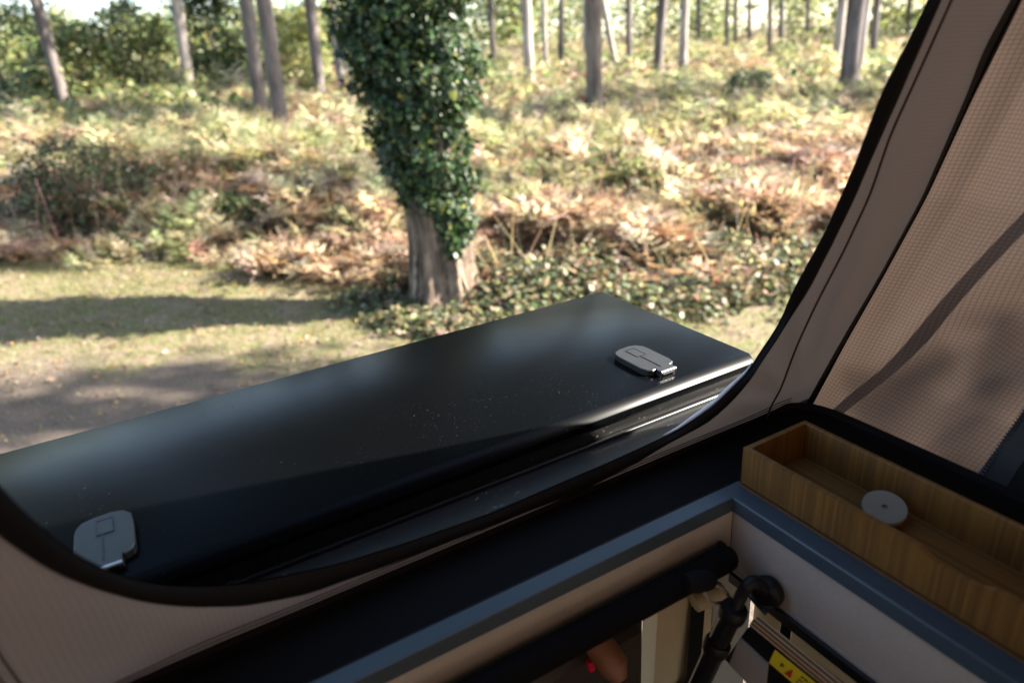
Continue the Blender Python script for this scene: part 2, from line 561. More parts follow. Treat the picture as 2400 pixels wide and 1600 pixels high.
# headliner outside the lining, side walls, floor
b = MB()
V1, F1 = ring(X0 - .016, CX + .017, Y0 - .014, CYE + .014, -1.52, 1.02, -.78, .672, -.745)
b.add(V1, F1)
b.build('headliner', 'grey_panel', van)
b = MB()      # near wall with the opening the raised hatch leaves
for (xa, xb, za, zb) in ((-1.56, 1.05, -1.95, -1.34), (-1.56, -.33, -1.34, -.64), (.93, 1.05, -1.34, -.64), (-.33, .93, -.80, -.64)):
    b.box((xa, .674, za), (xb, .704, zb))
b.build('side_wall', 'van_paint', van)
b = MB()
for (xa, xb, za, zb) in ((-1.56, 1.05, -1.95, -1.42), (-1.56, -1.1, -1.42, -.64), (.95, 1.05, -1.42, -.64), (-1.1, .95, -.78, -.64)):
    b.box((xa, -.80, za), (xb, -.782, zb))
b.build('side_wall', 'van_paint', van)
MB().box((1.052, -.80, -1.95), (1.07, .704, -.62)).build('end_wall', 'van_paint', van)
MB().box((-1.58, -.80, -1.95), (-1.562, .704, -.62)).build('end_wall', 'van_paint', van)
MB().box((-1.56, -.78, -1.96), (1.05, .70, -1.952)).build('floor', 'black_plastic', van)
# ledge outside the tent, gutter rail and hinge strip of the hatch
MB().box((-1.56, .7055, -.64), (1.05, .800, -.6035)).build('roof_ledge', 'dusty_black', van)
pr = [(.7745, -.6033), (.7745, -.5975), (.7755, -.5965), (.7775, -.5965), (.7785, -.5975), (.7785, -.6033)]
b = MB()
V = [(x, y, z) for x in (-1.5, 1.0) for y, z in pr]
b.add(V, [(i, i + 1, i + 7, i + 6) for i in range(5)])
b.build('gutter_rail', 'black_gloss', van)
MB().box((-.30, .790, -.6033), (.925, .7995, -.578), .002).build('hinge_strip', 'dusty_black', van)
# black welt that clamps the canvas to the flange, following the rounded corner
seam = [(-1.48, .681), (.2, .681), (.70, .682), (.80, .684), (.86, .684), (.90, .679), (.924, .664), (.935, .640), (.938, .60), (.937, .3), (.935, -.74)]
seam = smoothpts(resample(seam, 220), 4)
sp3 = [(x, y, -.598) for x, y in seam]
MB().tube(sp3, .0085, 8).build('canvas_welt', 'black_trim', van, True)
# riser behind the tray so that the flange climbs to the canvas
b = MB()
inner = []
P = np.zeros((2, len(seam), 3))
nrm = np.gradient(seam, axis=0); nrm = np.stack([-nrm[:, 1], nrm[:, 0]], 1); nrm /= np.linalg.norm(nrm, axis=1, keepdims=True)
P[0, :, :2] = seam; P[0, :, 2] = -.592
P[1, :, :2] = seam - nrm * .016; P[1, :, 2] = -.6018
b.grid(P[::-1])
b.build('welt_fillet', 'black_matt', van, True)

# pillar, belt and trim seen through the opening
def interior():
    pl = MB()
    prof = [(.575, .664), (.585, .640), (.615, .628), (.655, .632), (.672, .648), (.70, .640), (.80, .640), (.84, .664)]
    P = np.zeros((2, len(prof), 3))
    for k, z in enumerate((-.746, -1.6)):
        for i, (x, y) in enumerate(prof):
            P[k, i] = (x - (.03 if k else 0), y, z)
    pl.grid(P)
    pl.build('door_pillar', 'cream_panel', van, True)
    MB().box((.705, .636, -1.5), (.80, .6395, -.80), .004).build('pillar_cover', 'grey_panel', van)
    MB().box((.84, .60, -1.5), (.842, .66, -.75)).build('pillar_cover', 'cream_panel', van)
    MB().box((.655, -.60, -1.5), (.86, .50, -1.46), .01).build('worktop', 'cream_panel', van)
    MB().box((.87, -.70, -1.5), (.89, .60, -.76), .004).build('cabin_trim', 'cream_panel', van)
interior()
belt = thing('seat_belt', 'black seat belt strap hanging down the cream door pillar', 'seat belt', loc=(.6, .62, HC - 1.2))
b = MB()
P = np.zeros((8, 2, 3))
for i, t in enumerate(np.linspace(0, 1, 8)):
    c = np.array([.655 - .055 * t, .624 - .015 * math.sin(t * 3), -.86 - .5 * t])
    P[i, 0] = c + (-.018, -.002, 0); P[i, 1] = c + (.018, .002, 0)
b.grid(P); b.build('strap', 'webbing', belt)
b = MB(); b.tube([(.635, .615, -.845), (.66, .612, -.840), (.69, .615, -.848)], [.016, .019, .016], 10)
b.build('guide', 'cream_panel', belt, True)
b = MB(); b.box((.61, .600, -1.07), (.66, .622, -1.02), .006); b.build('height_slider', 'black_plastic', belt)
seat = thing('car_seat', 'dark seat with a tan leather armrest down inside the van', 'seat', loc=(.45, .45, HC - 1.4))
b = MB(); b.box((.30, .30, -1.55), (.60, .60, -1.25), .05); b.build('cushion', 'black_plastic', seat, True)
b = MB(); b.box((.10, .60, -1.6), (.535, .655, -.80), .03); b.build('backrest', 'dark_leather', seat, True)
b = MB(); b.tube([aty(1385, 1490, .60), aty(1415, 1525, .58), aty(1440, 1562, .56), aty(1452, 1590, .55)], [.018, .022, .022, .012], 12)
b.build('armrest', 'brown_leather', seat, True)
b = MB(); b.tube([aty(1382, 1545, .60), aty(1386, 1566, .60)], .006, 8)
b.build('release_tab', 'red_plastic', seat, True)

# ------------------------------------------------------------------ raised hatch
PX0, PX1, PYN, PYF, PZ = -.312, .936, .801, 1.2545, -.55
hatch = thing('side_hatch', 'flat black glossy metal hatch raised level outside the tent opening', 'hatch', loc=((PX0 + PX1) / 2, PYN, HC + PZ - .03))
def hatch_panel():
    prof = [(.792, -.582), (.7842, -.575), (.7842, -.5645), (.7850, -.5632), (.7998, -.5508), (PYN + .0012, PZ), (PYF - .003, PZ), (PYF - .0008, PZ - .0008), (PYF, PZ - .003), (PYF, PZ - .022), (PYF - .004, PZ - .024)]
    n = len(prof)
    xs = [(PX0, .006), (PX0 + .0012, .0012), (PX0 + .004, 0), (PX1 - .004, 0), (PX1 - .0012, .0012), (PX1, .006)]
    V = []
    for x, d in xs:
        for y, z in prof:
            V.append((x, y, z - (d if z > PZ - .02 else 0) * .8))
    F = []
    for i in range(len(xs) - 1):
        for k in range(n - 1):
            F.append((i * n + k, (i + 1) * n + k, (i + 1) * n + k + 1, i * n + k + 1))
    for i in (0, len(xs) - 1):
        F.append(tuple(i * n + k for k in range(n)) if i == 0 else tuple(i * n + k for k in reversed(range(n))))
    b = MB(); b.add(V, F)
    return b.build('panel', 'black_panel', hatch, True)
hatch_panel()
def pad(cx, flip=1):
    oy = .882
    out = [(-.026, .055), (-.012, .060), (.010, .061), (.024, .056), (.0325, .044), (.034, .028), (.034, -.030), (.031, -.040), (.022, -.0455), (.019, -.0455), (.019, -.060), (-.015, -.060), (-.015, -.0475), (-.022, -.0475), (-.030, -.042), (-.034, -.030), (-.034, .034), (-.032, .046)]
    out = out[::-1]
    pts = []
    for i, p in enumerate(out):
        pts.append(p)
    b = MB()
    poly = [(cx + x, oy + y) for x, y in pts]
    n = len(poly)
    b.prism(poly, PZ + .0003, PZ + .0115, .0015)
    o = b.build('rubber_pad', 'rubber_grey', hatch)
    t = MB(); z = PZ + .0118
    for (x0, y0, x1, y1) in ((-.009, .045, -.0080, .012), (.0108, .045, .0118, .012), (-.009, .012, .0118, .0110), (-.002, .0108, -.0008, -.045), (-.009, .046, .0118, .045)):
        t.box((cx + x0, oy + y0, z - .0012), (cx + x1, oy + y1, z + .0006))
    t.build('moulded_line', 'black_gloss', o)
    t = MB(); t.box((cx - .0085, oy + .0125, z - .0010), (cx + .0104, oy + .0445, z + .0002))
    t.build('inset_square', 'rubber_grey', o)
    t = MB(); t.tube([(cx - .0145, oy - .0605, PZ + .0090), (cx + .0185, oy - .0605, PZ + .0090)], .0032, 10)
    t.build('pivot_pin', 'steel', o, True)
    t = MB(); t.box((cx - .012, oy - .062, PZ + .0003), (cx + .016, oy - .050, PZ + .007), .002)
    t.build('mount', 'black_plastic', o)
    return o
pad(.7535); pad(-.1300)

# ------------------------------------------------------------------ pop-top tent
tent = thing('roof_tent', 'brown ripstop canvas tent wall with a black-edged opening', 'tent', loc=(-.2, 0, HC - .6))
OPEN = [(0, 1141.6), (76.5, 1222), (172, 1298.5), (267.9, 1346), (363.6, 1371), (459, 1376), (574, 1369), (688.9, 1346), (800, 1321), (953, 1273.5), (1144, 1206.6), (1446.6, 1076.5), (1593.5, 1008), (1678, 948.6), (1719.8, 907), (1756.5, 873), (1776, 840), (1785, 825), (1817.7, 780), (1834.7, 746), (1851.7, 701.7), (1896, 616.6), (1935, 548.6), (1978, 450), (2002, 398), (2069, 218), (2144, 73), (2178, 0)]
EDGE = [(0, 1248.8), (57.4, 1290.9), (134, 1338.7), (229.6, 1377), (344, 1407.6), (440, 1418), (574, 1415), (727, 1384.6), (800, 1357.7), (900, 1323), (1144, 1229.6), (1366, 1145), (1488.7, 1082), (1554, 1040), (1586.6, 1022), (1655.5, 987.7), (1710.6, 939), (1756, 884), (1779.5, 841), (1792, 827.5), (1834.7, 759.5), (1892.5, 677.8), (1940, 582.6), (2004.7, 450), (2025, 398), (2106.7, 218), (2198.6, 0)]
def to_uv(pts):
    r = np.array([onside(*p) for p in pts]); return r[:, [0, 2]]
TOPV = .47
def extend(uv, off):
    r, l = uv[-1], uv[0]
    ext_r = [(r[0] + .005, r[1] + .12), (r[0] - .02, r[1] + .25), (r[0] - .09, .345 + off), (r[0] - .22, .375 + off)]
    ext_l = [(.1, .375 + off), (-.05, .345 + off), (-.115 - off, r[1] + .25), (-.138 - off, r[1] + .12), (-.142 - off, -.10)]
    return np.vstack([uv, ext_r, ext_l, uv[:1]])
uo = smoothpts(resample(to_uv(OPEN), 200), 3); ue = smoothpts(resample(to_uv(EDGE), 200), 3)
uo = extend(uo, 0); ue = extend(ue, .022)
NL = 300
uo = resample(uo, NL + 1)[:-1]; ue = resample(ue, NL + 1)[:-1]
# make the two loops correspond: nearest-by-angle about the middle of the opening
MID = np.array([.335, -.12])
def by_angle(uv, n=NL):
    d = (uv - MID) / np.array([.48, .46]); a = np.unwrap(np.arctan2(d[:, 1], d[:, 0])); r = np.linalg.norm(d, axis=1)
    t = a[0] + np.linspace(0, 2 * math.pi, n, endpoint=False) * np.sign(a[-1] - a[0])
    o = np.argsort(a); aa = np.r_[a[o] - 2 * math.pi, a[o], a[o] + 2 * math.pi]; rr = np.tile(r[o], 3)
    r2 = np.interp(t, aa, rr)
    return np.stack([np.cos(t) * r2 * .48, np.sin(t) * r2 * .46], 1) + MID, t
uo2, ta = by_angle(uo)
ao = math.atan2(0, 1)
d_ = (ue - MID) / np.array([.48, .46]); a_ = np.unwrap(np.arctan2(d_[:, 1], d_[:, 0])); r_ = np.linalg.norm(d_, axis=1)
o_ = np.argsort(a_); r2 = np.interp(ta, np.r_[a_[o_] - 2 * math.pi, a_[o_], a_[o_] + 2 * math.pi], np.tile(r_[o_], 3))
ue2 = np.stack([np.cos(ta) * r2 * .48, np.sin(ta) * r2 * .46], 1) + MID
# the corner line of the tent
cpts = np.array([onside(*p) for p in ((1892, 949), (1971, 807), (2064, 640), (2163, 459), (2270, 224), (2320, 112), (2379, 0))])
CZ = np.r_[-.64, cpts[:, 2], .25, .5]; CXs = np.r_[.955, cpts[:, 0], .985, .98]
def corner_x(v):
    return np.interp(v, CZ, CXs)
LX = -1.50
def to_boundary(uv):
    """from the edge loop outwards to the border of the wall"""
    d = uv - MID; d /= np.linalg.norm(d, axis=1, keepdims=True)
    out = []
    for p, q in zip(uv, d):
        lo, hi = 0., 4.
        for _ in range(40):
            md = (lo + hi) / 2; x, v = p + q * md
            if v < -.601 or v > TOPV or x < LX or x > corner_x(v): hi = md
            else: lo = md
        out.append(p + q * lo)
    return np.array(out)
ub = to_boundary(ue2)
# corners of the border must be kept: snap the loop points nearest to each corner
for c in ((corner_x(-.6), -.6), (corner_x(TOPV), TOPV), (LX, TOPV), (LX, -.6)):
    k = np.argmin(np.linalg.norm(ub - np.array(c), axis=1)); ub[k] = c
SN = np.array([0, 1, .305]); SN = SN / np.linalg.norm(SN)
def fold_side(u, v):
    cxn, cz = .93, -.6
    dx = cxn - u; dz = v - cz
    ang = np.arctan2(dx, dz + 1e-4); r = np.hypot(dx, dz)
    w = np.exp(-r / .55) * np.clip(r / .06, 0, 1)
    f = .010 * w * np.sin(ang * 16 + .8) * np.clip(r / .2, 0, 1)
    f += .006 * np.sin(u * 9 + v * 4) * np.sin(v * 7 + 1)
    # slack bulge low on the left
    f += .030 * np.clip((.25 - u) / .4, 0, 1) * np.sin(u * 19 + v * 8) * np.clip((v + .62) / .12, 0, 1)
    return f
def edge_fade(u, v):
    d = np.stack([(u - MID[0]) / .48, (v - MID[1]) / .46], -1)
    a = np.arctan2(d[..., 1], d[..., 0]); r = np.linalg.norm(d, axis=-1)
    o = np.argsort(np.mod(ta, 2 * math.pi)); aa = np.mod(ta, 2 * math.pi)[o]; rr = np.linalg.norm((ue2 - MID) / np.array([.48, .46]), axis=1)[o]
    re = np.interp(np.mod(a, 2 * math.pi), aa, rr, period=2 * math.pi)
    return np.clip((r - re) / .13, 0, 1)
def put_side(uv, off=0.0, fold=1.0):
    u, v = uv[..., 0], uv[..., 1]
    P = np.stack([u, side_y(v), v], -1)
    amp = fold_side(u, v) * np.clip((v + .6) / .06, 0, 1) * np.clip((corner_x(v) - u) / .05, 0, 1) * fold * edge_fade(u, v)
    return P + SN * (amp + off)[..., None]
NR = 14
S = np.linspace(0, 1, NR) ** 1.15
grid = ue2[None] * (1 - S[:, None, None]) + ub[None] * S[:, None, None]
grid = np.concatenate([grid, grid[:, :1]], 1)
P = put_side(grid, 0.)
b = MB(); b.grid(P)
uvs = grid.reshape(-1, 2)
b.build('side_canvas', 'canvas_lit', tent, True, uv=uvs)
# black edging round the opening
K = 5
tt = np.linspace(0, 1, K)
band = uo2[None] * (1 - tt[:, None, None]) + (ue2[None] + (ue2 - uo2)[None] * .08) * tt[:, None, None]
band = np.concatenate([band, band[:, :1]], 1)
P = put_side(band, 0.)
prof = -np.array([.000, .006, .007, .006, .0015])
P = P + SN * prof[:, None, None]
Pb = P + SN * np.array([.002, .010, .012, .010, .004])[:, None, None]
b = MB(); b.grid(P); b.grid(Pb[::-1])
b.build('opening_edging', 'black_trim', tent, True)
# lit edge of the outer flap, brightness put into a pale colour, lower right
pp = smoothpts(resample(to_uv([(1560, 1026), (1593.5, 1010), (1678, 951), (1719.8, 910), (1756.5, 876), (1778, 840)]), 40), 2)
Pp = put_side(pp, .006)
b = MB(); b.tube(Pp, [.0004 + .0034 * math.sin(math.pi * min(1, i / 39 * 1.05)) ** .8 for i in range(40)], 8)
b.build('lit_flap_edge', 'lit_edge_pale', tent, True)
# end wall
vs = np.linspace(-.6, TOPV, 130); ys = np.linspace(0, 1, 170)
P = np.zeros((130, 170, 3)); UV = np.zeros((130, 170, 2))
for i, v in enumerate(vs):
    y1 = side_y(v); 
    for j, s in enumerate(ys):
        y = y1 + (-.74 - y1) * s
        dd = y1 - y
        base = min(1, max(0, (v + .6) / .15))
        r = math.hypot(dd, v + .6)
        f = .006 * math.exp(-r / .6) * math.sin(math.atan2(dd, v + .601) * 11 + 1.2) * min(1, r / .25) ** 2
        f += .006 * math.sin(dd * 11 + v * 6) * base
        # broad slack pleat running up from the corner, and a second softer one
        for (ya, za, yb2, zb2, am, wd) in ((.60, -.57, -.05, .10, .045, .042), (.62, -.55, .33, .35, .018, .028), (.25, -.6, -.3, -.1, .014, .07)):
            ly, lz = yb2 - ya, zb2 - za; ll = math.hypot(ly, lz); qd = ((y - ya) * lz - (v - za) * ly) / ll; al = ((y - ya) * ly + (v - za) * lz) / ll
            f += am * math.exp(-(qd / wd) ** 2) * min(1, max(0, al / .15))
        x = corner_x(v) + (-.022 * (1 - base)) * math.exp(-dd / .02) * 0 + f * min(1, dd / .05)
        x -= (1 - min(1, (v + .6) / .08)) * .018 * min(1, dd / .03) + (1 - min(1, (v + .6) / .08)) * 0.004
        P[i, j] = (x, y, v); UV[i, j] = (dd, v)
b = MB(); b.grid(P)
b.build('end_canvas', 'canvas', tent, True, uv=UV.reshape(-1, 2))
def end_x(y, v):
    i = int(round((v + .6) / (TOPV + .6) * 129)); i = max(0, min(129, i))
    return float(np.interp(-y, -P_end[i, :, 1], P_end[i, :, 0]))
P_end = P.copy()
# remaining walls and the roof shell
b = MB()
Pq = np.zeros((12, 30, 3))
for i, v in enumerate(np.linspace(-.6, TOPV, 12)):
    for j, x in enumerate(np.linspace(LX, corner_x(v), 30)):
        Pq[i, j] = (x, -.74, v)
b.grid(Pq); b.build('rear_canvas', 'canvas_lit', tent, True, uv=Pq.reshape(-1, 3)[:, [0, 2]])
b = MB()
Pq = np.zeros((12, 20, 3))
for i, v in enumerate(np.linspace(-.6, TOPV, 12)):
    for j, s in enumerate(np.linspace(0, 1, 20)):
        Pq[i, j] = (LX, side_y(v) + (-.74 - side_y(v)) * s, v)
b.grid(Pq); b.build('end_canvas', 'canvas_lit', tent, True, uv=Pq.reshape(-1, 3)[:, [1, 2]])
MB().box((-1.62, -.82, TOPV), (1.12, .46, TOPV + .06), .02).build('roof_shell', 'roof_shell', tent)
# taped corner seam
def onend(px, py, lift=.01):
    d = ray(px, py); s = .97 / d[0]
    for _ in range(8):
        p = d * s; s = (end_x(p[1], p[2]) - lift) / d[0]
    return d * s
def strip(left, right, mapf, off, name, m, n=60, thick=.0015):
    L_ = smoothpts(resample([mapf(*p) for p in left], n), 1); R_ = smoothpts(resample([mapf(*p) for p in right], n), 1)
    Pm = (L_ + R_) / 2
    P = np.stack([L_, Pm, R_], 0)
    P[0] -= SN * off; P[2] -= SN * off; P[1] -= SN * (off + thick)
    b = MB(); b.grid(P); return b.build(name, m, tent, True)
TL = [(1884, 944), (1960.5, 807), (2052, 640), (2151, 459), (2256.5, 224), (2300.6, 112), (2362, 0)]
TR = [(1903, 951.7), (1981, 807), (2076, 640), (2174.8, 459), (2283.7, 224.5), (2341, 112), (2396, 0)]
def corner_tape():
    global L_, R_, cmid
    tl3 = [put_side(np.array(onside(*p))[[0, 2]], -.004) for p in TL]; tr3 = [onend(*p, .004) for p in TR]
    cm = []
    for a, c in zip(TL, TR):
        q = np.array(onside((a[0] + c[0]) / 2, (a[1] + c[1]) / 2)); cm.append(q - np.array([.004, .006, 0]))
    ex = lambda l: l + [l[-1] + (l[-1] - l[-3]) * 2.0]
    L_, cmid, R_ = [smoothpts(resample(ex(l), 80), 2) for l in (tl3, cm, tr3)]
    b = MB(); b.grid(np.stack([L_, (L_ + cmid) / 2 - np.array([.001, .002, 0]), cmid, (R_ + cmid) / 2 - np.array([.002, .001, 0]), R_], 0)); b.build('corner_tape', 'grey_tape', tent, True)
corner_tape()
# a row of zip teeth down the tape
b = MB()
tp = resample(cmid, 230)
for i in range(0, 229):
    c = tp[i] - np.array([.6, .8, .0]) * .0012
    t = tp[i + 1] - tp[i]; t /= np.linalg.norm(t)
    sd = (R_[20] - L_[20]); sd /= np.linalg.norm(sd)
    if i % 2 == 0:
        a0 = c - sd * .0028; a1 = c + sd * .0028
        b.tube([a0, a1], .0008, 5)
zt = b.build('zip_teeth', 'dark_steel', tent); zt['kind'] = 'stuff'
def seam_line(px, r, name, m='grey_tape', lift=.002, ext=False):
    pts = [put_side(np.array(onside(*p))[[0, 2]], -lift - .004) for p in px]
    if ext: pts.append(pts[-1] + (pts[-1] - pts[-3]) * 1.2)
    b = MB(); b.tube(smoothpts(resample(pts, 60), 2), r, 6)
    b.build(name, m, tent, True)
plain('stitch_brown', (.07, .05, .042), .8, var=.2, scale=200)
seam_line([(1788, 985), (1794, 966), (1804, 943), (1817.7, 916), (1862, 810.5), (1906, 715), (1967, 579), (2028.5, 450), (2076, 313), (2151, 153), (2222, 0)], .0016, 'stitched_seam', 'stitch_brown', ext=True)
seam_line([(-60, 1377), (0, 1466.6), (89, 1600), (130, 1660)], .0013, 'stitched_seam', 'stitch_brown')
seam_line([(-60, 1420), (0, 1508), (64, 1600), (105, 1660)], .0013, 'stitched_seam', 'stitch_brown')
for off in (.007, .013):
    pts = [put_side(np.array([x, -.592 + off]), -.001) for x in np.linspace(-.9, .9, 60)]
    b = MB(); b.tube(pts, .0009, 5); b.build('hem_stitching', 'stitch_brown', tent, True)
# unseen arm added outside the end wall to cast a diagonal shadow band
def shadow_arm():
    pa = np.array(onend(1945, 985, 0.)); pb_ = np.array(onend(2420, 500, 0.)); d = pb_ - pa
    tt_ = .12 / SUN_DIR[0]
    a, c = pa - d * .1 + SUN_DIR * tt_, pb_ + d * .5 + SUN_DIR * tt_
    w = np.array([0, .006, .006]); tk = np.array([.006, 0, 0])
    V = [a - w, a + w, c + w, c - w]; V = [v - tk for v in V] + [v + tk for v in V]
    b = MB(); b.add(V, [(0, 1, 2, 3), (7, 6, 5, 4), (0, 4, 5, 1), (1, 5, 6, 2), (2, 6, 7, 3), (3, 7, 4, 0)])
    b.build('shadow_arm', 'black_plastic', tent)
shadow_arm()
# zipped window flap low on the end wall
def end_strip(left, right, name, m, lift, n=30, parent=tent):
    L_ = resample([onend(*p, lift) for p in left], n); R_ = resample([onend(*p, lift) for p in right], n)
    b = MB(); b.grid(np.stack([L_, (L_ + R_) / 2 - np.array([.001, 0, 0]), R_], 0)); return b.build(name, m, parent, True)
end_strip([(2280, 1128), (2340, 1045), (2400, 960), (2450, 890)], [(2348, 1158), (2385, 1100), (2420, 1050), (2475, 975)], 'window_tape', 'grey_tape', .006)
end_strip([(2346, 1157), (2383, 1099), (2418, 1049), (2473, 974)], [(2480, 1215), (2500, 1190), (2520, 1120), (2560, 1040)], 'mesh_window', 'dark_mesh', .005)
b = MB()
za = resample([onend(2300, 1108, .009), onend(2350, 1037, .009), onend(2410, 952, .009)], 46)
for i in range(0, 45):
    t = za[i + 1] - za[i]; t /= np.linalg.norm(t); sd = np.cross(t, np.array([1., 0, 0])); sd /= np.linalg.norm(sd)
    if i % 2 == 0: b.tube([za[i] - sd * .0035, za[i] + sd * .0035], .0011, 5)
zt = b.build('zip_teeth', 'dark_steel', tent); zt['kind'] = 'stuff'

# ------------------------------------------------------------------ bamboo tray and disc
TX0, TX1, TY1, TY0, TZ0, TZ1 = .666, .7945, .5675, -.55, -.5985, -.537
tray = thing('bamboo_tray', 'long open bamboo tray with a finger notch on the black roof flange', 'tray', loc=((TX0 + TX1) / 2, 0, HC + TZ0))
b = MB()
ysn = [TY1, TY1 - .004, .335, .318, .306, .295, .262, .248, .238, .226, TY0]
zsn = [TZ1, TZ1, TZ1, TZ1 - .0005, TZ1 - .0055, TZ1 - .0085, TZ1 - .0085, TZ1 - .0065, TZ1 - .002, TZ1, TZ1]
V = []
for y, z in zip(ysn, zsn):
    V += [(TX0, y, TZ0 + .0035), (TX0, y, z), (TX0 + .0075, y, z), (TX0 + .0075, y, TZ0 + .0035)]
F = []
for i in range(len(ysn) - 1):
    for k in range(4):
        k2 = (k + 1) % 4
        F.append((i * 4 + k, i * 4 + k2, (i + 1) * 4 + k2, (i + 1) * 4 + k))
F += [(0, 3, 2, 1), tuple(4 * (len(ysn) - 1) + k for k in range(4))]
b.add(V, F); b.build('front_board', 'bamboo_y', tray)
MB().box((TX1 - .0075, TY0, TZ0 + .0035), (TX1, TY1, TZ1), .0008).build('back_board', 'bamboo_y', tray)
MB().box((TX0 + .0077, TY1 - .0078, TZ0 + .0035), (TX1 - .0077, TY1 - .0003, TZ1 - .0002)).build('end_board', 'bamboo_x', tray)
MB().box((TX0 + .0077, TY0 + .0003, TZ0 + .0035), (TX1 - .0077, TY0 + .0078, TZ1 - .0002)).build('end_board', 'bamboo_x', tray)
MB().box((TX0 - .0025, TY0 - .001, TZ0 - .003), (TX1 + .002, TY1 + .001, TZ0 + .0012), .0005).build('base_board', 'bamboo_x', tray)
MB().box((TX0 + .0079, TY0 + .008, TZ0 + .0014), (TX1 - .0079, TY1 - .008, TZ0 + .0055)).build('inner_floor', 'bamboo_x', tray)
MB().box((TX0 + .0015, TY0, TZ0 + .0012), (TX1 - .001, TY1 - .0005, TZ0 + .0034)).build('gap_shade_strip', 'black_matt', tray)  # solid black strip: the gap's shade put in as colour
# flat disc lying in the tray
dc = atz(2072, 1192, -.578)
disc = thing('round_disc', 'small pale round disc with a dark centre hole lying in the bamboo tray', 'disc', loc=(dc[0], dc[1], HC - .590))
rd = .0265
th = np.linspace(0, 2 * math.pi, 48, endpoint=False)
tilt = Matrix.Rotation(math.radians(-14), 3, 'Y') @ Matrix.Rotation(math.radians(10), 3, 'X')
def disc_mesh(r, z0, z1, hole=0.):
    rings = [(max(hole, .0001), z0), (r, z0), (r, z1 - .001), (r - .001, z1), (r * .55, z1 - .0003), (max(hole, .0001), z1 - .0003)]
    V = []
    for rr_, z in rings:
        for a in th: V.append((rr_ * math.cos(a), rr_ * math.sin(a), z))
    F = []; n = len(th)
    for k in range(len(rings) - 1):
        for i in range(n):
            j = (i + 1) % n; F.append((k * n + i, k * n + j, (k + 1) * n + j, (k + 1) * n + i))
    return [np.array(tilt @ Vector(v)) + np.array([dc[0], dc[1], -.5785]) for v in V], F
b = MB(); b.add(*disc_mesh(rd, 0, .006, .0035)); b.build('disc_body', 'disc_white', disc, True)
b = MB(); b.add(*disc_mesh(.0037, .0005, .0042)); b.build('centre_hole', 'brown_leather', disc, True)

# ------------------------------------------------------------------ padded bar under the lip, ring
bar = thing('padded_bar', 'thick black padded bar fixed along the grey felt under the blue lip', 'bar', loc=(-.2, .53, HC - .675))
b = MB(); b.tube([(X0 + .02, .527, -.6735), (.10, .527, -.6735), (.595, .527, -.6735), (.606, .527, -.6735), (.6115, .527, -.6735)], [.019, .019, .019, .0178, .0135], 24)
b.build('bar_tube', 'black_matt', bar, True)
b = MB(); b.box((.604, .535, -.687), (.614, .5495, -.660), .003); b.build('end_bracket', 'black_plastic', bar)
ringp = [aty(*p, .505) for p in ((1656, 1366), (1672, 1366), (1706, 1390), (1709, 1400), (1700, 1409), (1676, 1414), (1665, 1409), (1648, 1382), (1644, 1372))]
rg = thing('wire_ring', 'bent steel wire ring hanging from the black padded bar', 'ring', loc=tuple(np.mean(ringp, 0) + np.array([0, 0, HC])))
b = MB()
rp = resample(ringp + [ringp[0]], 64)[:-1]
for _ in range(3): rp = (np.roll(rp, 1, 0) + rp * 2 + np.roll(rp, -1, 0)) / 4
b.tube(rp, .0023, 8, closed=True); b.build('wire_loop', 'ring_steel', rg, True)
c0 = aty(1640, 1362, .508)
b = MB(); b.tube([c0 + (-.022, .004, .006), c0 + (-.004, 0, .002), c0 + (.012, -.002, -.002), c0 + (.020, -.002, -.006)], [.012, .015, .014, .010], 10); b.build('strap_loop', 'webbing', rg, True)

# ------------------------------------------------------------------ folding ladder hooked on the end rail
lad = thing('folding_ladder', 'black tube ladder with layered plywood step and yellow warning label', 'ladder', loc=(.58, .45, HC - 1.3))
def rp_(px, py, x): return atx(px, py, x)
top = rp_(1722, 1425, .575); mid_ = rp_(1690, 1490, .565); low = rp_(1640, 1600, .55)
dirv = (low - top); 
b = MB(); b.tube([top, mid_, low, low + dirv * 2.4], .0145, 18); b.build('rail', 'black_gloss', lad, True)
for a, c, r in ((top + dirv * -.02, top + dirv * .12, .0185), (mid_ + dirv * .06, mid_ + dirv * .20, .0185)):
    b = MB(); b.tube([a, a * .8 + c * .2, a * .2 + c * .8, c], [r * .9, r, r, r * .9], 16)
    b.build('collar', 'black_plastic', lad, True)
h0 = top + np.array([.002, 0, .0]); h1 = rp_(1738, 1392, .585); h2 = rp_(1755, 1365, .59); h3 = rp_(1775, 1362, .605); h4 = rp_(1795, 1380, .618)
b = MB(); b.tube(smoothpts(resample([h0, h1, h2, h3, h4], 24), 3), [.0085] * 14 + [.0095] * 10, 12); b.build('hook', 'black_plastic', lad, True)
kc = rp_(1806, 1382, .628)
b = MB(); b.tube([kc + (-.016, -.001, 0), kc + (-.010, 0, 0), kc + (-.003, 0, 0), kc + (.004, 0, 0)], [.016, .0215, .0225, .020], 24); b.build('hook_cap', 'black_plastic', lad, True)
b = MB(); b.tube([kc + (-.02, .018, -.012), kc + (-.019, -.012, -.022)], .0035, 8); b.build('clamp_screw', 'dark_steel', lad, True)
# plywood step seen edge on
pa, pb_ = rp_(1763, 1452, .574), rp_(1958, 1606, .574)
pdir = (pb_ - pa); pdir[0] = 0
b = MB()
q0 = pa; q1 = pa + pdir * 1.9
w = np.array([.012, .0, .0]); hdn = np.array([-.003, .002, -.0095])
V = [q0, q1, q1 + w, q0 + w, q0 + hdn, q1 + hdn, q1 + w + hdn, q0 + w + hdn]
b.add(V, [(0, 3, 2, 1), (4, 5, 6, 7), (0, 1, 5, 4), (1, 2, 6, 5), (2, 3, 7, 6), (3, 0, 4, 7)])
b.build('plywood_step', 'plywood_edge', lad)
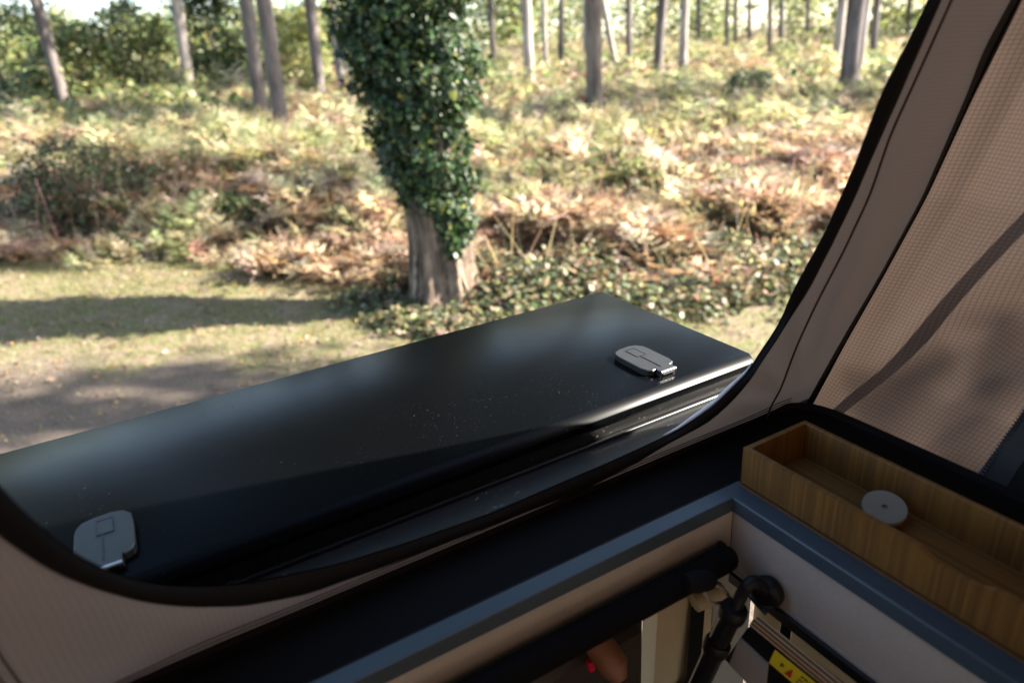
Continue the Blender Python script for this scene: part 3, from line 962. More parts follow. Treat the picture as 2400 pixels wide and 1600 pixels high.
# dark tread below with the label, pale brace plate
def quad_thick(pts, name, m, parent, th_=.004):
    P = [np.array(p) for p in pts]; n = np.cross(P[1] - P[0], P[3] - P[0]); n /= np.linalg.norm(n)
    b = MB(); V = P + [p - n * th_ for p in P]
    b.add(V, [(0, 1, 2, 3), (7, 6, 5, 4), (0, 4, 5, 1), (1, 5, 6, 2), (2, 6, 7, 3), (3, 7, 4, 0)])
    return b.build(name, m, parent)
tpl = lambda px, py, x=.577: rp_(px, py, x)
side_board = quad_thick([tpl(1752, 1470), tpl(1700, 1545), tpl(1860, 1720), tpl(1960, 1640)], 'side_board', 'black_plastic', lad, .006)
quad_thick([tpl(1733, 1494, .573), tpl(1708, 1556, .573), tpl(1745, 1600, .573), tpl(1795, 1600, .573)][:2] + [tpl(1790, 1640, .573), tpl(1798, 1556, .573)], 'brace_plate', 'grey_panel', lad, .003)
A_, B_ = tpl(1816, 1522, .571), tpl(1802, 1552, .571)
C_, D_ = tpl(1905, 1640, .571), tpl(1945, 1626, .571)
lab = quad_thick([A_, B_, C_, D_], 'warning_label', 'yellow_label', lad, .0006)
def on_label(s, t):
    return (A_ * (1 - t) + B_ * t) * (1 - s) + (D_ * (1 - t) + C_ * t) * s
nl = np.cross(B_ - A_, D_ - A_); nl /= np.linalg.norm(nl)
nl = nl if nl @ (A_) < 0 else -nl
def lab_quad(mb, s0, s1, t0, t1, tri=False):
    if tri: V = [on_label(s0, t1), on_label(s1, t1), on_label((s0 + s1) / 2, t0)]; mb.add([v + nl * .0009 for v in V], [(0, 1, 2)])
    else: mb.add([v + nl * .0008 for v in (on_label(s0, t0), on_label(s0, t1), on_label(s1, t1), on_label(s1, t0))], [(0, 1, 2, 3)])
b = MB(); lab_quad(b, .33, .47, .22, .82, True); b.build('warning_triangle', 'label_red', lab)
b = MB()
for s0, s1, t0, t1 in ((.20, .225, .35, .62), (.235, .255, .40, .55), (.56, .60, .18, .30), (.62, .68, .18, .30), (.70, .76, .18, .30), (.56, .64, .45, .54), (.66, .74, .45, .54), (.56, .61, .66, .75), (.63, .72, .66, .75), (.80, .88, .2, .3), (.80, .9, .45, .54)):
    lab_quad(b, s0, s1, t0, t1)
lab_quad(b, .385, .415, .5, .72)
b.build('printed_text', 'label_ink', lab)

# ------------------------------------------------------------------ vegetation helpers
def unit(v): return v / (np.linalg.norm(v, axis=-1, keepdims=True) + 1e-9)
def rhombs(C, D, Wd, L, W, fold=.0):
    """leaf-shaped quads: C base (n,3), D direction, Wd width direction"""
    n = len(C)
    L = np.broadcast_to(L, n)[:, None]; W = np.broadcast_to(W, n)[:, None]
    V = np.stack([C, C + D * L * .45 + Wd * W * .5, C + D * L, C + D * L * .45 - Wd * W * .5], 1).reshape(-1, 3)
    F = np.arange(4 * n).reshape(n, 4)
    return V, F
def rand_dirs(n, r=rng):
    return unit(r.normal(size=(n, 3)))
def perp(D, r=rng):
    a = unit(r.normal(size=D.shape)); w = np.cross(D, a); return unit(w)
def tintvar(base, n, var=.25, hue=.12, r=rng):
    b_ = np.asarray(base, float)
    if b_.ndim == 1: b_ = np.tile(b_, (n, 1))
    k = np.exp(r.normal(0, var, (n, 1)))
    h = 1 + r.normal(0, hue, (n, 3))
    return np.clip(b_ * k * h, .003, .9)
def xy_at(px, depth, py):
    d = ray(px, py); return d * depth

def cone_trunk(path, radii, n=10, rough=.08, r=rng, seg=None):
    path = np.array(path, float); m = len(path)
    an = np.linspace(0, 2 * math.pi, n, endpoint=False)
    V = np.zeros((m, n, 3))
    for i in range(m):
        rr = radii[i] * (1 + r.normal(0, rough, n))
        V[i] = path[i] + np.stack([np.cos(an) * rr, np.sin(an) * rr, np.zeros(n)], 1)
    F = [(i * n + k, i * n + (k + 1) % n, (i + 1) * n + (k + 1) % n, (i + 1) * n + k) for i in range(m - 1) for k in range(n)]
    return V.reshape(-1, 3), F

# ------------------------------------------------------------------ pines
def crown_mesh(seed, h0, h1, rad, clumps, per, lsz):
    r = np.random.default_rng(seed)
    z = r.uniform(h0, h1, clumps); k = (z - h0) / (h1 - h0)
    rr = rad * np.sqrt(r.uniform(0.05, 1, clumps)) * np.sin(np.clip(.25 + k * .8, 0, 1) * math.pi) ** .5
    a = r.uniform(0, 2 * math.pi, clumps)
    c = np.stack([np.cos(a) * rr, np.sin(a) * rr, z], 1)
    cs = r.uniform(.35, .8, clumps)
    C = np.repeat(c, per, 0) + r.normal(size=(clumps * per, 3)) * np.repeat(cs, per)[:, None] * np.array([.7, .7, .35])
    D = rand_dirs(len(C), r); D[:, 2] += .3; D = unit(D)
    V, F = rhombs(C, D, perp(D, r), lsz * r.uniform(.6, 1.2, len(C)), lsz * .34)
    t = tintvar((.035, .052, .018), clumps, .3, .1, r)
    t = np.repeat(np.repeat(t, per, 0), 4, 0)
    # limbs
    me = bpy.data.meshes.new('crown')
    k_, c_ = F.shape
    me.vertices.add(len(V)); me.vertices.foreach_set('co', V.astype(np.float32).ravel())
    me.loops.add(k_ * c_); me.loops.foreach_set('vertex_index', F.astype(np.int32).ravel())
    me.polygons.add(k_); me.polygons.foreach_set('loop_start', np.arange(0, k_ * c_, c_, dtype=np.int32)); me.polygons.foreach_set('loop_total', np.full(k_, c_, np.int32))
    me.update(calc_edges=True)
    at = me.color_attributes.new('tint', 'FLOAT_COLOR', 'POINT'); t4 = np.ones((len(V), 4), np.float32); t4[:, :3] = t
    at.data.foreach_set('color', t4.ravel())
    me.materials.append(MATS['needle'])
    return me
CROWNS = [crown_mesh(100 + i, 0, 6.5 + i, 2.5 + .3 * i, 75, 34, .6) for i in range(4)]
def pine(pxtop, pxbase, pybase, w, label, group=None, wid=.34, bark='pine_bark', H=17., crown0=8.5, crown=True, pytop=0, name='pine_tree'):
    s = 2400 / 2352
    px0, pxb, pyb = pxtop * s, pxbase * s, pybase * s
    depth = wid * 1600 / (w * s)
    d = ray(pxb, pyb); Pb = d * depth
    base = np.array([Pb[0], Pb[1], float(zg(Pb[0], Pb[1]))])
    # the trunk line runs through the upper picture point at about the same distance
    d2 = ray(px0, pytop * s); P2 = d2 * (np.hypot(Pb[0], Pb[1]) / np.hypot(d2[0], d2[1]))
    ax = (P2 - Pb) / max(.3, P2[2] - Pb[2])
    ax[:2] = np.clip(ax[:2], -.16, .16)
    foot = Pb + ax * (base[2] - Pb[2])
    base[:2] = foot[:2]; base[2] = float(zg(base[0], base[1]))
    crown0 = 8.6 if pxbase < 900 else max(crown0, 11.5)
    zz = np.r_[-.15, 0, .12, .3, .8, np.linspace(1.6, H, 12)]
    path = []
    wob = rng.normal(0, .02, (len(zz), 2)); wob[:6] *= .3
    bend = 1.0
    for i, z in enumerate(zz):
        path.append((ax[0] * min(z, 8) + ax[0] * .3 * max(0, z - 8) + wob[i, 0], ax[1] * min(z, 8) + ax[1] * .3 * max(0, z - 8) + wob[i, 1], z))
    path = np.array(path)
    rad = wid / 2 * np.interp(zz, [-.15, 0, .3, .8, 8, H], [1.5, 1.4, 1.15, 1.0, .86, .18])
    V, F = cone_trunk(path, rad, 12, .04)
    t = thing(name, label, 'tree', group, loc=(base[0], base[1], base[2] + HC))
    tb = meshobj('trunk', V, F, bark, t, True)
    if crown:
        me = CROWNS[rng.integers(0, 4)]
        c = bpy.data.objects.new('crown', me); link(c, t)
        tp = np.array([np.interp(crown0, path[:, 2], path[:, 0]), np.interp(crown0, path[:, 2], path[:, 1]), crown0])
        c.location = tp; c.rotation_euler = (0, 0, rng.uniform(0, 6.28)); k = rng.uniform(.9, 1.1) * (1.1 if pxbase < 900 else .6); c.scale = (k, k, (H - crown0 + .8) / 7.0)
    return t
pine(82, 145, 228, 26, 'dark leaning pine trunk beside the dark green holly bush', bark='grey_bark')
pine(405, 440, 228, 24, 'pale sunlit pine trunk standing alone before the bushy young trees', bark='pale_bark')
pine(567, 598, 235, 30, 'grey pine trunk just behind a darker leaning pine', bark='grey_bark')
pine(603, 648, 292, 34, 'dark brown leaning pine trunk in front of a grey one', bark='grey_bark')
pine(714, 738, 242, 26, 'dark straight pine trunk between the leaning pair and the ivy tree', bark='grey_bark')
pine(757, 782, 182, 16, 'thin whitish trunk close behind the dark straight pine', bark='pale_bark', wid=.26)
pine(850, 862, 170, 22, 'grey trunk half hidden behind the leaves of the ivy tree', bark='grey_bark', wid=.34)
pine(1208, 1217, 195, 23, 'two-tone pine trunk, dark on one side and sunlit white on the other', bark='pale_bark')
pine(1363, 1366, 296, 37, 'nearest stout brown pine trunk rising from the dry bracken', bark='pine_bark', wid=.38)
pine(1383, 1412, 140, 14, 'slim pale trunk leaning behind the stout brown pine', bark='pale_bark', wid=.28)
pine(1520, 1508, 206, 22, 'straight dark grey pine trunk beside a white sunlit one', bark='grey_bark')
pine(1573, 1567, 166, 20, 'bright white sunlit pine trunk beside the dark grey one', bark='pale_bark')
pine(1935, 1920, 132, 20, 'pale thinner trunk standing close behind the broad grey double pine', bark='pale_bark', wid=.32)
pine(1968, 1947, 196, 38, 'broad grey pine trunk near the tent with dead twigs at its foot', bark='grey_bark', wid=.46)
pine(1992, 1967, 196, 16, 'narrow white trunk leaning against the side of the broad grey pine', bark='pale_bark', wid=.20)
FAR6 = 'thin far trunk in the gap between the white sunlit pine and the broad grey pine'
G6 = 'thin trunks far off in the wood'
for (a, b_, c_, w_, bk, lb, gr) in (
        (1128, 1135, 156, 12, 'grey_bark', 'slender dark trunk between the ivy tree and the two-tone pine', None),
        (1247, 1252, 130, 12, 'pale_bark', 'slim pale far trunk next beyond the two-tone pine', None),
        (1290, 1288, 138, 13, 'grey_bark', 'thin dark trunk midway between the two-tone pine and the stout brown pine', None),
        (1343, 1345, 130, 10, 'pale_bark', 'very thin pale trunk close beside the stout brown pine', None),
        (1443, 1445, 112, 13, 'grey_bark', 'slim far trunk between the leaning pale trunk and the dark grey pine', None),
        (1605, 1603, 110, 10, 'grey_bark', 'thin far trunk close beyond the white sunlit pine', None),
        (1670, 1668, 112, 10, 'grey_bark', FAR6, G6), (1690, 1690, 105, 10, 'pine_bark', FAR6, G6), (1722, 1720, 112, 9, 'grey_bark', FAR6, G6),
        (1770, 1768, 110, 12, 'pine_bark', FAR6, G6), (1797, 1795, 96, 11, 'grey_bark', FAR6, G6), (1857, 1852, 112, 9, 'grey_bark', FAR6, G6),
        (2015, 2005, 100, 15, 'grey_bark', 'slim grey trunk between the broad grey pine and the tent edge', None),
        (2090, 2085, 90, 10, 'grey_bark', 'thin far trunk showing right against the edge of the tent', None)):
    pine(a, b_, c_, w_, lb, gr, wid=.25, bark=bk, H=16, crown0=9)

# pines out of view, added to throw dappled shade and darken reflections
def side_pine(x, y, H=17., c0=8.0, n=0, k=1.1):
    t = thing('pine_tree', 'tall unseen pine with a high open crown, added for shade and reflections', 'tree', 'unseen pines added for shade', loc=(x, y, float(zg(x, y)) + HC))
    zz = np.r_[-.1, .2, 1, np.linspace(2, H, 8)]
    path = np.stack([np.zeros_like(zz), np.zeros_like(zz), zz], 1)
    V, F = cone_trunk(path, .18 * np.interp(zz, [0, .3, 8, H], [1.3, 1.1, .9, .2]), 10, .04)
    meshobj('trunk', V, F, 'pine_bark', t, True)
    c = bpy.data.objects.new('crown', CROWNS[n % 4]); link(c, t); c.location = (0, 0, c0); c.rotation_euler = (0, 0, x * 3.1); c.scale = (k, k, (H - c0 + .8) / 7.)
SIDE_PINES = [(12.6, -1.0), (17.0, 3.0), (33, 3), (-8, -9), (-11, 9), (-6.5, 21), (-12, 24)]
for i, (x, y) in enumerate(SIDE_PINES): side_pine(x, y, 16 + (i % 3), (8.2, 11, 11, 8, 7, 5.5, 5)[i], i, (.42, .62, .8, 1.1, 1.1, 1.2, 1.2)[i])

# ------------------------------------------------------------------ ivy tree
IVD = 6.5
for _ in range(30):
    pb0 = ray(1046, 706) * IVD
    IVD *= 1 + .5 * (float(zg(pb0[0], pb0[1])) / pb0[2] - 1)
pb0 = ray(1046, 706) * IVD
ivb = np.array([pb0[0], pb0[1], float(zg(pb0[0], pb0[1]))])
ivy = thing('ivy_tree', 'stout tree trunk thickly clothed in dark glossy ivy', 'tree', loc=(ivb[0], ivb[1], ivb[2] + HC))
rights = lev2w(np.array([1., 0, 0])); rights[2] = 0; rights /= np.linalg.norm(rights)
fwd = np.array([-rights[1], rights[0], 0])
if fwd @ pb0 < 0: fwd = -fwd
def ivy_trunk():
    zz = np.r_[-.2, np.linspace(0, 1.6, 34), np.linspace(1.75, 3.0, 10), np.linspace(3.4, 11, 14)]
    n = 56
    an = np.linspace(0, 2 * math.pi, n, endpoint=False)
    V = np.zeros((len(zz), n, 3))
    r0 = np.interp(zz, [-.2, 0, .25, .7, 1.3, 2.2, 4, 11], np.array([.33, .31, .285, .262, .25, .235, .20, .07]) * IVD / 6.6)
    ph = rng.uniform(0, 6.28, 6)
    for i, z in enumerate(zz):
        fur = .085 * np.sin(an * 7 + .5 * np.sin(z * 2.1 + ph[0])) + .075 * np.sin(an * 13 + 1.3 * z + ph[1]) * .8 + .05 * np.sin(an * 23 + 2.2 * np.sin(1.7 * z) + ph[2])
        fl = 1 + .28 * np.exp(-np.clip(z, 0, 9) / .25) * np.clip(np.sin(an * 4 + ph[3]), 0, 1)
        rr = r0[i] * (1 + fur + rng.normal(0, .018, n)) * (fl if z >= 0 else 1.2)
        lean = rights * 0.0
        V[i] = lean + np.stack([np.cos(an) * rr, np.sin(an) * rr, np.full(n, z)], 1)
    F = [(i * n + k, i * n + (k + 1) % n, (i + 1) * n + (k + 1) % n, (i + 1) * n + k) for i in range(len(zz) - 1) for k in range(n)]
    meshobj('trunk', V.reshape(-1, 3), F, 'ivy_bark', ivy, True)
ivy_trunk()
def ivy_leaves():
    # outline of the ivy mass in the photo: (y, left, right) in 2352-wide pixels
    T = np.array([(-60, 792, 1115), (0, 803, 1112), (60, 822, 1100), (120, 835, 1118), (170, 842, 1136), (215, 850, 1128), (250, 855, 1105), (300, 868, 1078), (350, 890, 1085), (400, 915, 1092), (450, 938, 1093), (500, 985, 1094), (530, 1003, 1088), (548, 1020, 1070)], float)
    s = 2400 / 2352
    zs, cl, cr_ = [], [], []
    for y, l, r in T:
        pl = ray(l * s, y * s) * IVD; pr_ = ray(r * s, y * s) * IVD
        zs.append((pl[2] + pr_[2]) / 2 - ivb[2]); cl.append((pl - ivb) @ rights); cr_.append((pr_ - ivb) @ rights)
    zs = np.array(zs)[::-1]; cl = np.array(cl)[::-1]; cr_ = np.array(cr_)[::-1]
    zs = np.r_[zs, zs[-1] + .8, zs[-1] + 2.0, zs[-1] + 4.5]; cl = np.r_[cl, cl[-1] - .05, -.8, -.35]; cr_ = np.r_[cr_, cr_[-1] + .1, .7, .3]
    n = 46000
    # mostly on the outer shell of the sleeve, in clumps
    zc = np.r_[rng.uniform(zs[0], zs[-4], 1300), rng.uniform(zs[-4], zs[-1], 300)]; ac = rng.uniform(0, 2 * math.pi, 1600); kc = np.where(rng.uniform(size=1600) < .12, rng.uniform(.92, 1.1, 1600), rng.uniform(.55, .9, 1600))
    pick = rng.integers(0, 1600, n)
    z = zc[pick] + rng.normal(0, .08, n); a = ac[pick] + rng.normal(0, .2, n); k = np.clip(kc[pick] + rng.normal(0, .10, n), .3, 1.12)
    z = np.clip(z, zs[0] - .04, zs[-1])
    L = np.interp(z, zs, cl); R = np.interp(z, zs, cr_)
    mid = (L + R) / 2; hw = .88 * (R - L) / 2 * (1 + .14 * np.sin(z * 7.3 + 2 * np.cos(a)) * np.sin(a * 2 + z * 4.1) + .08 * np.sin(z * 17 + a * 3))
    dp = np.clip(hw * .95, .31, .6)
    tr = np.interp(z, [0, .7, 2.2, 4, 11], [.29, .25, .235, .2, .07])
    # the lowest ivy only on the sunny (right) half
    keep = np.ones(n, bool)
    C = ivb + rights * (mid + np.cos(a) * hw * k)[:, None] + fwd * (np.sin(a) * dp * k)[:, None]
    C[:, 2] = ivb[2] + z
    low = z < .98
    off = (C - ivb) @ rights + .0 * z
    keep &= ~(low & (off < -.02 - .0 * z) & (rng.uniform(size=n) < .95))
    nd = np.stack([np.cos(a), np.sin(a)], 1)
    out = unit(rights * nd[:, :1] + fwd * nd[:, 1:])
    D = unit(np.array([0, 0, -.6]) + out * .35 + rng.normal(0, .7, (n, 3)))
    Wd = unit(np.cross(D, unit(out + rng.normal(0, .7, (n, 3)) + np.array([0, 0, .3]))))
    C, D, Wd, nn = C[keep], D[keep], Wd[keep], keep.sum()
    sz = np.clip(np.exp(rng.normal(math.log(.040), .35, nn)), .018, .095)
    # five-cornered leaf: base, two shoulders, two sides, tip
    L_ = sz[:, None]; nrm = np.cross(D, Wd)
    V = np.stack([C, C - D * L_ * .12 + Wd * L_ * .42 + nrm * L_ * .08, C + D * L_ * .45 + Wd * L_ * .40 + nrm * L_ * .05, C + D * L_, C + D * L_ * .45 - Wd * L_ * .40 + nrm * L_ * .05, C - D * L_ * .12 - Wd * L_ * .42 + nrm * L_ * .08], 1)
    V = V - np.array([ivb[0], ivb[1], ivb[2]])
    F1 = np.array([[0, 1, 2, 3], [0, 3, 4, 5]])
    F = (np.arange(nn)[:, None, None] * 6 + F1[None]).reshape(-1, 4)
    t = tintvar((.030, .052, .020), nn, .35, .12)
    yl = rng.uniform(size=nn) < .05; t[yl] = tintvar((.20, .20, .05), yl.sum(), .2)
    bigmesh('ivy', V.reshape(-1, 3), F, 'ivy_leaf', ivy, tint=np.repeat(t, 6, 0))
    # a few bare woody stems
    bm_ = []
    V_, F_ = [], []
    for j in range(7):
        a0 = rng.uniform(0, 6.28); zt = rng.uniform(1.2, 2.6)
        pts = []
        for z in np.linspace(.1, zt, 9):
            a1 = a0 + .25 * math.sin(z * 3 + j); rr = np.interp(z, [0, .3, .7, 3], [.36, .30, .27, .24])
            pts.append(np.array([0, 0, z]) + rights * (math.cos(a1) * rr - .0 * z) + fwd * math.sin(a1) * rr)
        mb = MB(); mb.tube(pts, .014, 6)
        o = meshobj('ivy_stem', mb.v, mb.f, 'dead_wood', ivy, True)
    mb = MB(); c = ray(960, 168) * (IVD - .45) - ivb; c2 = ray(1010, 182) * (IVD - .45) - ivb
    mb.tube([c, (c + c2) / 2 + (0, 0, -.03), c2], .010, 6); meshobj('bare_twig', mb.v, mb.f, 'dead_wood', ivy, True)
ivy_leaves()
# ------------------------------------------------------------------ bracken
def fronds(root, az, L, lift, tintc, npairs=10):
    """arching fern fronds; all arrays of length n"""
    n = len(root)
    out = np.stack([np.cos(az), np.sin(az), np.zeros(n)], 1)
    side = np.stack([-np.sin(az), np.cos(az), np.zeros(n)], 1)
    up = np.array([0, 0, 1.])
    t = np.linspace(.22, .97, npairs)
    def pos(tt):
        o = L[:, None] * (.22 * tt + .55 * tt ** 2) * (1.15 - lift[:, None] * .65)
        z = L[:, None] * (1.0 * tt - .58 * tt ** 2.2 * (1.2 - lift[:, None]))
        return root[:, None, :] + out[:, None, :] * o[..., None] + up * z[..., None]
    Pm = pos(np.tile(t, (n, 1)))
    Pd = pos(np.tile(t + .02, (n, 1))) - Pm
    tang = unit(Pd)
    pl = L[:, None] * .40 * (1 - ((t - .22) / .78)[None] ** 1.25) + L[:, None] * .05
    Vs, Fs, Ts = [], [], []
    cnt = 0
    for sgn in (-1, 1):
        D = unit(side[:, None, :] * sgn + tang * .45 + up * rng.normal(-.12, .38, (n, npairs, 1)) + rng.normal(0, .12, (n, npairs, 3)))
        nr = unit(np.cross(tang, side[:, None, :] * np.ones((1, npairs, 1))) + rng.normal(0, .35, (n, npairs, 3)))
        Wd = unit(np.cross(D, nr))
        V, F = rhombs(Pm.reshape(-1, 3), D.reshape(-1, 3), Wd.reshape(-1, 3), pl.reshape(-1), pl.reshape(-1) * .21)
        Vs.append(V); Fs.append(F + cnt); cnt += len(V)
        Ts.append(np.repeat(np.repeat(tintc, npairs, 0), 4, 0))
    # stalk
    ts = np.linspace(0, 1, 6)
    Ps = pos(np.tile(ts, (n, 1)))
    wv = side[:, None, :] * (.006 * L)[:, None, None]
    Vst = np.stack([Ps - wv, Ps + wv], 2).reshape(-1, 3)
    base = np.arange(n)[:, None] * 12
    seg = np.array([[2 * k, 2 * k + 1, 2 * k + 3, 2 * k + 2] for k in range(5)])
    Fst = (base[:, :, None] + seg[None]).reshape(-1, 4)
    Vs.append(Vst); Fs.append(Fst + cnt)
    Ts.append(np.repeat(tintc * .8, 12, 0))
    return np.vstack(Vs), np.vstack(Fs), np.vstack(Ts)
def vnoise(x, y, s, seed):
    r = np.random.default_rng(seed); ph = r.uniform(0, 6.28, 12); kx = r.normal(0, 1, 6) / s; ky = r.normal(0, 1, 6) / s
    return sum(np.sin(kx[i] * x * 2.2 + ky[i] * y * 2.2 + ph[i]) for i in range(6)) / 6
def scatter_view(n, dmin, dmax, pxa=-150, pxb=2250, power=1.0):
    """points on the ground inside the view wedge, roughly even per area"""
    a0 = math.atan2(*(ray(pxa, 500)[[0, 1]])); a1 = math.atan2(*(ray(pxb, 100)[[0, 1]]))
    u = rng.uniform(0, 1, n)
    p = 2 - power
    d = (dmin ** p + (dmax ** p - dmin ** p) * u) ** (1 / p) if p > 0 else dmin * (dmax / dmin) ** u
    a = rng.uniform(a0, a1, n)
    return np.sin(a) * d, np.cos(a) * d
GREEN = np.array([(.245, .235, .12), (.35, .32, .19), (.15, .155, .075), (.42, .37, .24)])
TAN = np.array([(.38, .295, .21), (.48, .395, .30), (.28, .185, .125), (.19, .115, .075)])
def bracken():
    Vs, Fs, Ts = [], [], []; off = 0
    for (ncl, d0, d1, per, Lr, npairs, pw) in ((3600, 4.0, 14, 9, (.42, .8), 15, .9), (3600, 13, 26, 7, (.55, .95), 10, .7), (2200, 25, 52, 4, (.8, 1.3), 7, .5)):
        x, y = scatter_view(ncl, d0, d1, power=pw)
        e = y - yb(x)
        dtree = np.hypot(x - ivb[0], y - ivb[1])
        keep = (e > 0) & (dtree > .55)
        # open pockets between the stands
        keep &= (vnoise(x, y, 2.2, 5) + rng.normal(0, .2, ncl) > -.30)
        # brambles take over close to the hatch corner
        keep &= ~((x > 2.4) & (y < 6.6 - (x - 2.4) * .25) & (rng.uniform(size=ncl) < .75))
        x, y, e = x[keep], y[keep], e[keep]
        m = len(x)
        br = vnoise(x, y, 1.6, 11) * 1.2 + vnoise(x, y, 5, 3) * .8 + np.interp(e, [0, 2.5, 5, 9], [.75, .55, .0, -.15]) + .25 * np.clip((x - 3) / 4, -.5, 1) + rng.normal(0, .25, m)
        cx = np.repeat(x, per) + rng.normal(0, .16, m * per); cyy = np.repeat(y, per) + rng.normal(0, .16, m * per)
        brr = np.repeat(br, per) + rng.normal(0, .18, m * per)
        ee = np.repeat(e, per)
        L = rng.uniform(*Lr, m * per) * np.clip(.55 + ee * .25, .5, 1.0) * np.clip(1.05 + .75 * vnoise(cx, cyy, .9, 21), .5, 1.8)
        az = rng.uniform(0, 6.28, m * per)
        lift = rng.uniform(.35, 1.1, m * per) * np.where(brr > .3, .7, 1.0)
        isb = brr > .12
        col = np.where(isb[:, None], TAN[rng.integers(0, 4, m * per)], GREEN[rng.integers(0, 4, m * per)])
        mixk = np.clip((brr - .12 + .25) / .5, 0, 1)[:, None]
        col = tintvar(col, m * per, .22, .08)
        root = np.stack([cx, cyy, zg(cx, cyy) + HC - .02], 1)
        V, F, T = fronds(root, az, L, lift, col, npairs)
        Vs.append(V); Fs.append(F + off); Ts.append(T); off += len(V)
    # bare dead stalks standing among the fronds
    n = 2600; x, y = scatter_view(n, 5, 24, power=.8); k = (y - yb(x) > .2); x, y = x[k], y[k]; n = len(x)
    root = np.stack([x, y, zg(x, y) + HC], 1); D = unit(np.stack([rng.normal(0, .4, n), rng.normal(0, .4, n), np.ones(n)], 1)); hh = rng.uniform(.4, 1.15, n)[:, None]; W_ = perp(D) * .008
    V = np.stack([root - W_, root + W_, root + D * hh + W_ * .4, root + D * hh - W_ * .4], 1).reshape(-1, 3)
    Vs.append(V); Fs.append(np.arange(4 * n).reshape(n, 4) + off); Ts.append(np.repeat(tintvar((.30, .22, .15), n, .3), 4, 0))
    o = bigmesh('bracken', np.vstack(Vs), np.vstack(Fs), 'bracken', tint=np.vstack(Ts))
    o['kind'] = 'stuff'; tag(o, 'green and rust-brown bracken covering the forest floor', 'bracken')
bracken()

# leafy ground cover of brambles round the ivy tree and beyond the hatch
def leaf_cloud(name, centres, radii, heights, per, size, cols, m='foliage', parent=None, tag_=None, origin=None, flat=.5):
    n = len(centres)
    Cc = np.repeat(centres, per, 0)
    off = unit(rng.normal(size=(n * per, 3))) * (rng.uniform(.45, 1, n * per) ** .5)[:, None]
    off[:, 2] = np.abs(off[:, 2])
    C = Cc + off * np.stack([np.repeat(radii, per), np.repeat(radii, per), np.repeat(heights, per)], 1)
    D = unit(rng.normal(size=(n * per, 3)) * np.array([1, 1, flat]))
    nr = unit(off * .5 + np.array([0, 0, .7]) + rng.normal(0, .45, (n * per, 3)))
    Wd = unit(np.cross(D, nr)); D = unit(np.cross(nr, Wd))
    sz = size * rng.uniform(.6, 1.3, n * per)
    V, F = rhombs(C, D, Wd, sz, sz * .75)
    cc = np.asarray(cols)[rng.integers(0, len(cols), n * per)]
    t = tintvar(cc, n * per, .25, .1)
    if origin is not None: V = V - np.asarray(origin)
    return bigmesh(name, V, F, m, parent, tint=np.repeat(t, 4, 0))
def ivy_crown():
    n = 150
    a = rng.uniform(0, 6.28, n); q = np.sqrt(rng.uniform(.02, 1, n)); z = rng.uniform(5.2, 10.5, n)
    rr = 4.0 * q * np.sin(np.clip((z - 4.4) / 6.8, 0.05, .98) * math.pi) ** .6
    c = np.stack([np.cos(a) * rr, np.sin(a) * rr, z], 1)
    leaf_cloud('crown', c, rng.uniform(.4, .9, n), rng.uniform(.35, .7, n), 75, .13, [(.05, .08, .025), (.07, .10, .03), (.10, .12, .04)], parent=ivy)
    for j in range(9):
        e = c[j * 7]; s0 = np.array([0, 0, 3.6 + .25 * j]) + rights * -.1
        mb = MB(); mb.tube([s0, s0 * .5 + e * .5 + (0, 0, .2), e], [.09, .06, .02], 7)
        meshobj('limb', mb.v, mb.f, 'ivy_bark', ivy, True)

ivy_crown()
def brambles():
    cx = np.r_[rng.uniform(2.2, 8.5, 420), rng.uniform(1.8, 3.6, 90), rng.uniform(1.9, 4.2, 150)]
    cyy = np.r_[rng.uniform(2.8, 6.9, 420), rng.uniform(5.4, 7.2, 90), rng.uniform(4.7, 6.2, 150)]
    k = (cyy > np.where(cx < 4, 4.9 + .25 * np.sin(cx * 4) + np.clip(2.5 - cx, 0, 1) * 1.1, yb(cx) - .9 + .3 * np.sin(cx * 3))) & (cyy < 6.9 - (cx - 2.4) * .25) & (np.hypot(cx - ivb[0], cyy - ivb[1]) > .3)
    cx, cyy = cx[k], cyy[k]; m = len(cx)
    c = np.stack([cx, cyy, zg(cx, cyy) + HC - .03], 1)
    h = rng.uniform(.18, .5, m) * np.clip((cyy - yb(cx) + 1.2) / 1.2, .4, 1)
    o = leaf_cloud('bramble_cover', c, rng.uniform(.2, .42, m), h, 75, .075, [(.075, .088, .042), (.06, .075, .036), (.11, .12, .058), (.19, .185, .095), (.22, .15, .095), (.30, .27, .16), (.05, .062, .032)])
    o['kind'] = 'stuff'; tag(o, 'low bramble leaves round the foot of the ivy tree', 'brambles')
brambles()

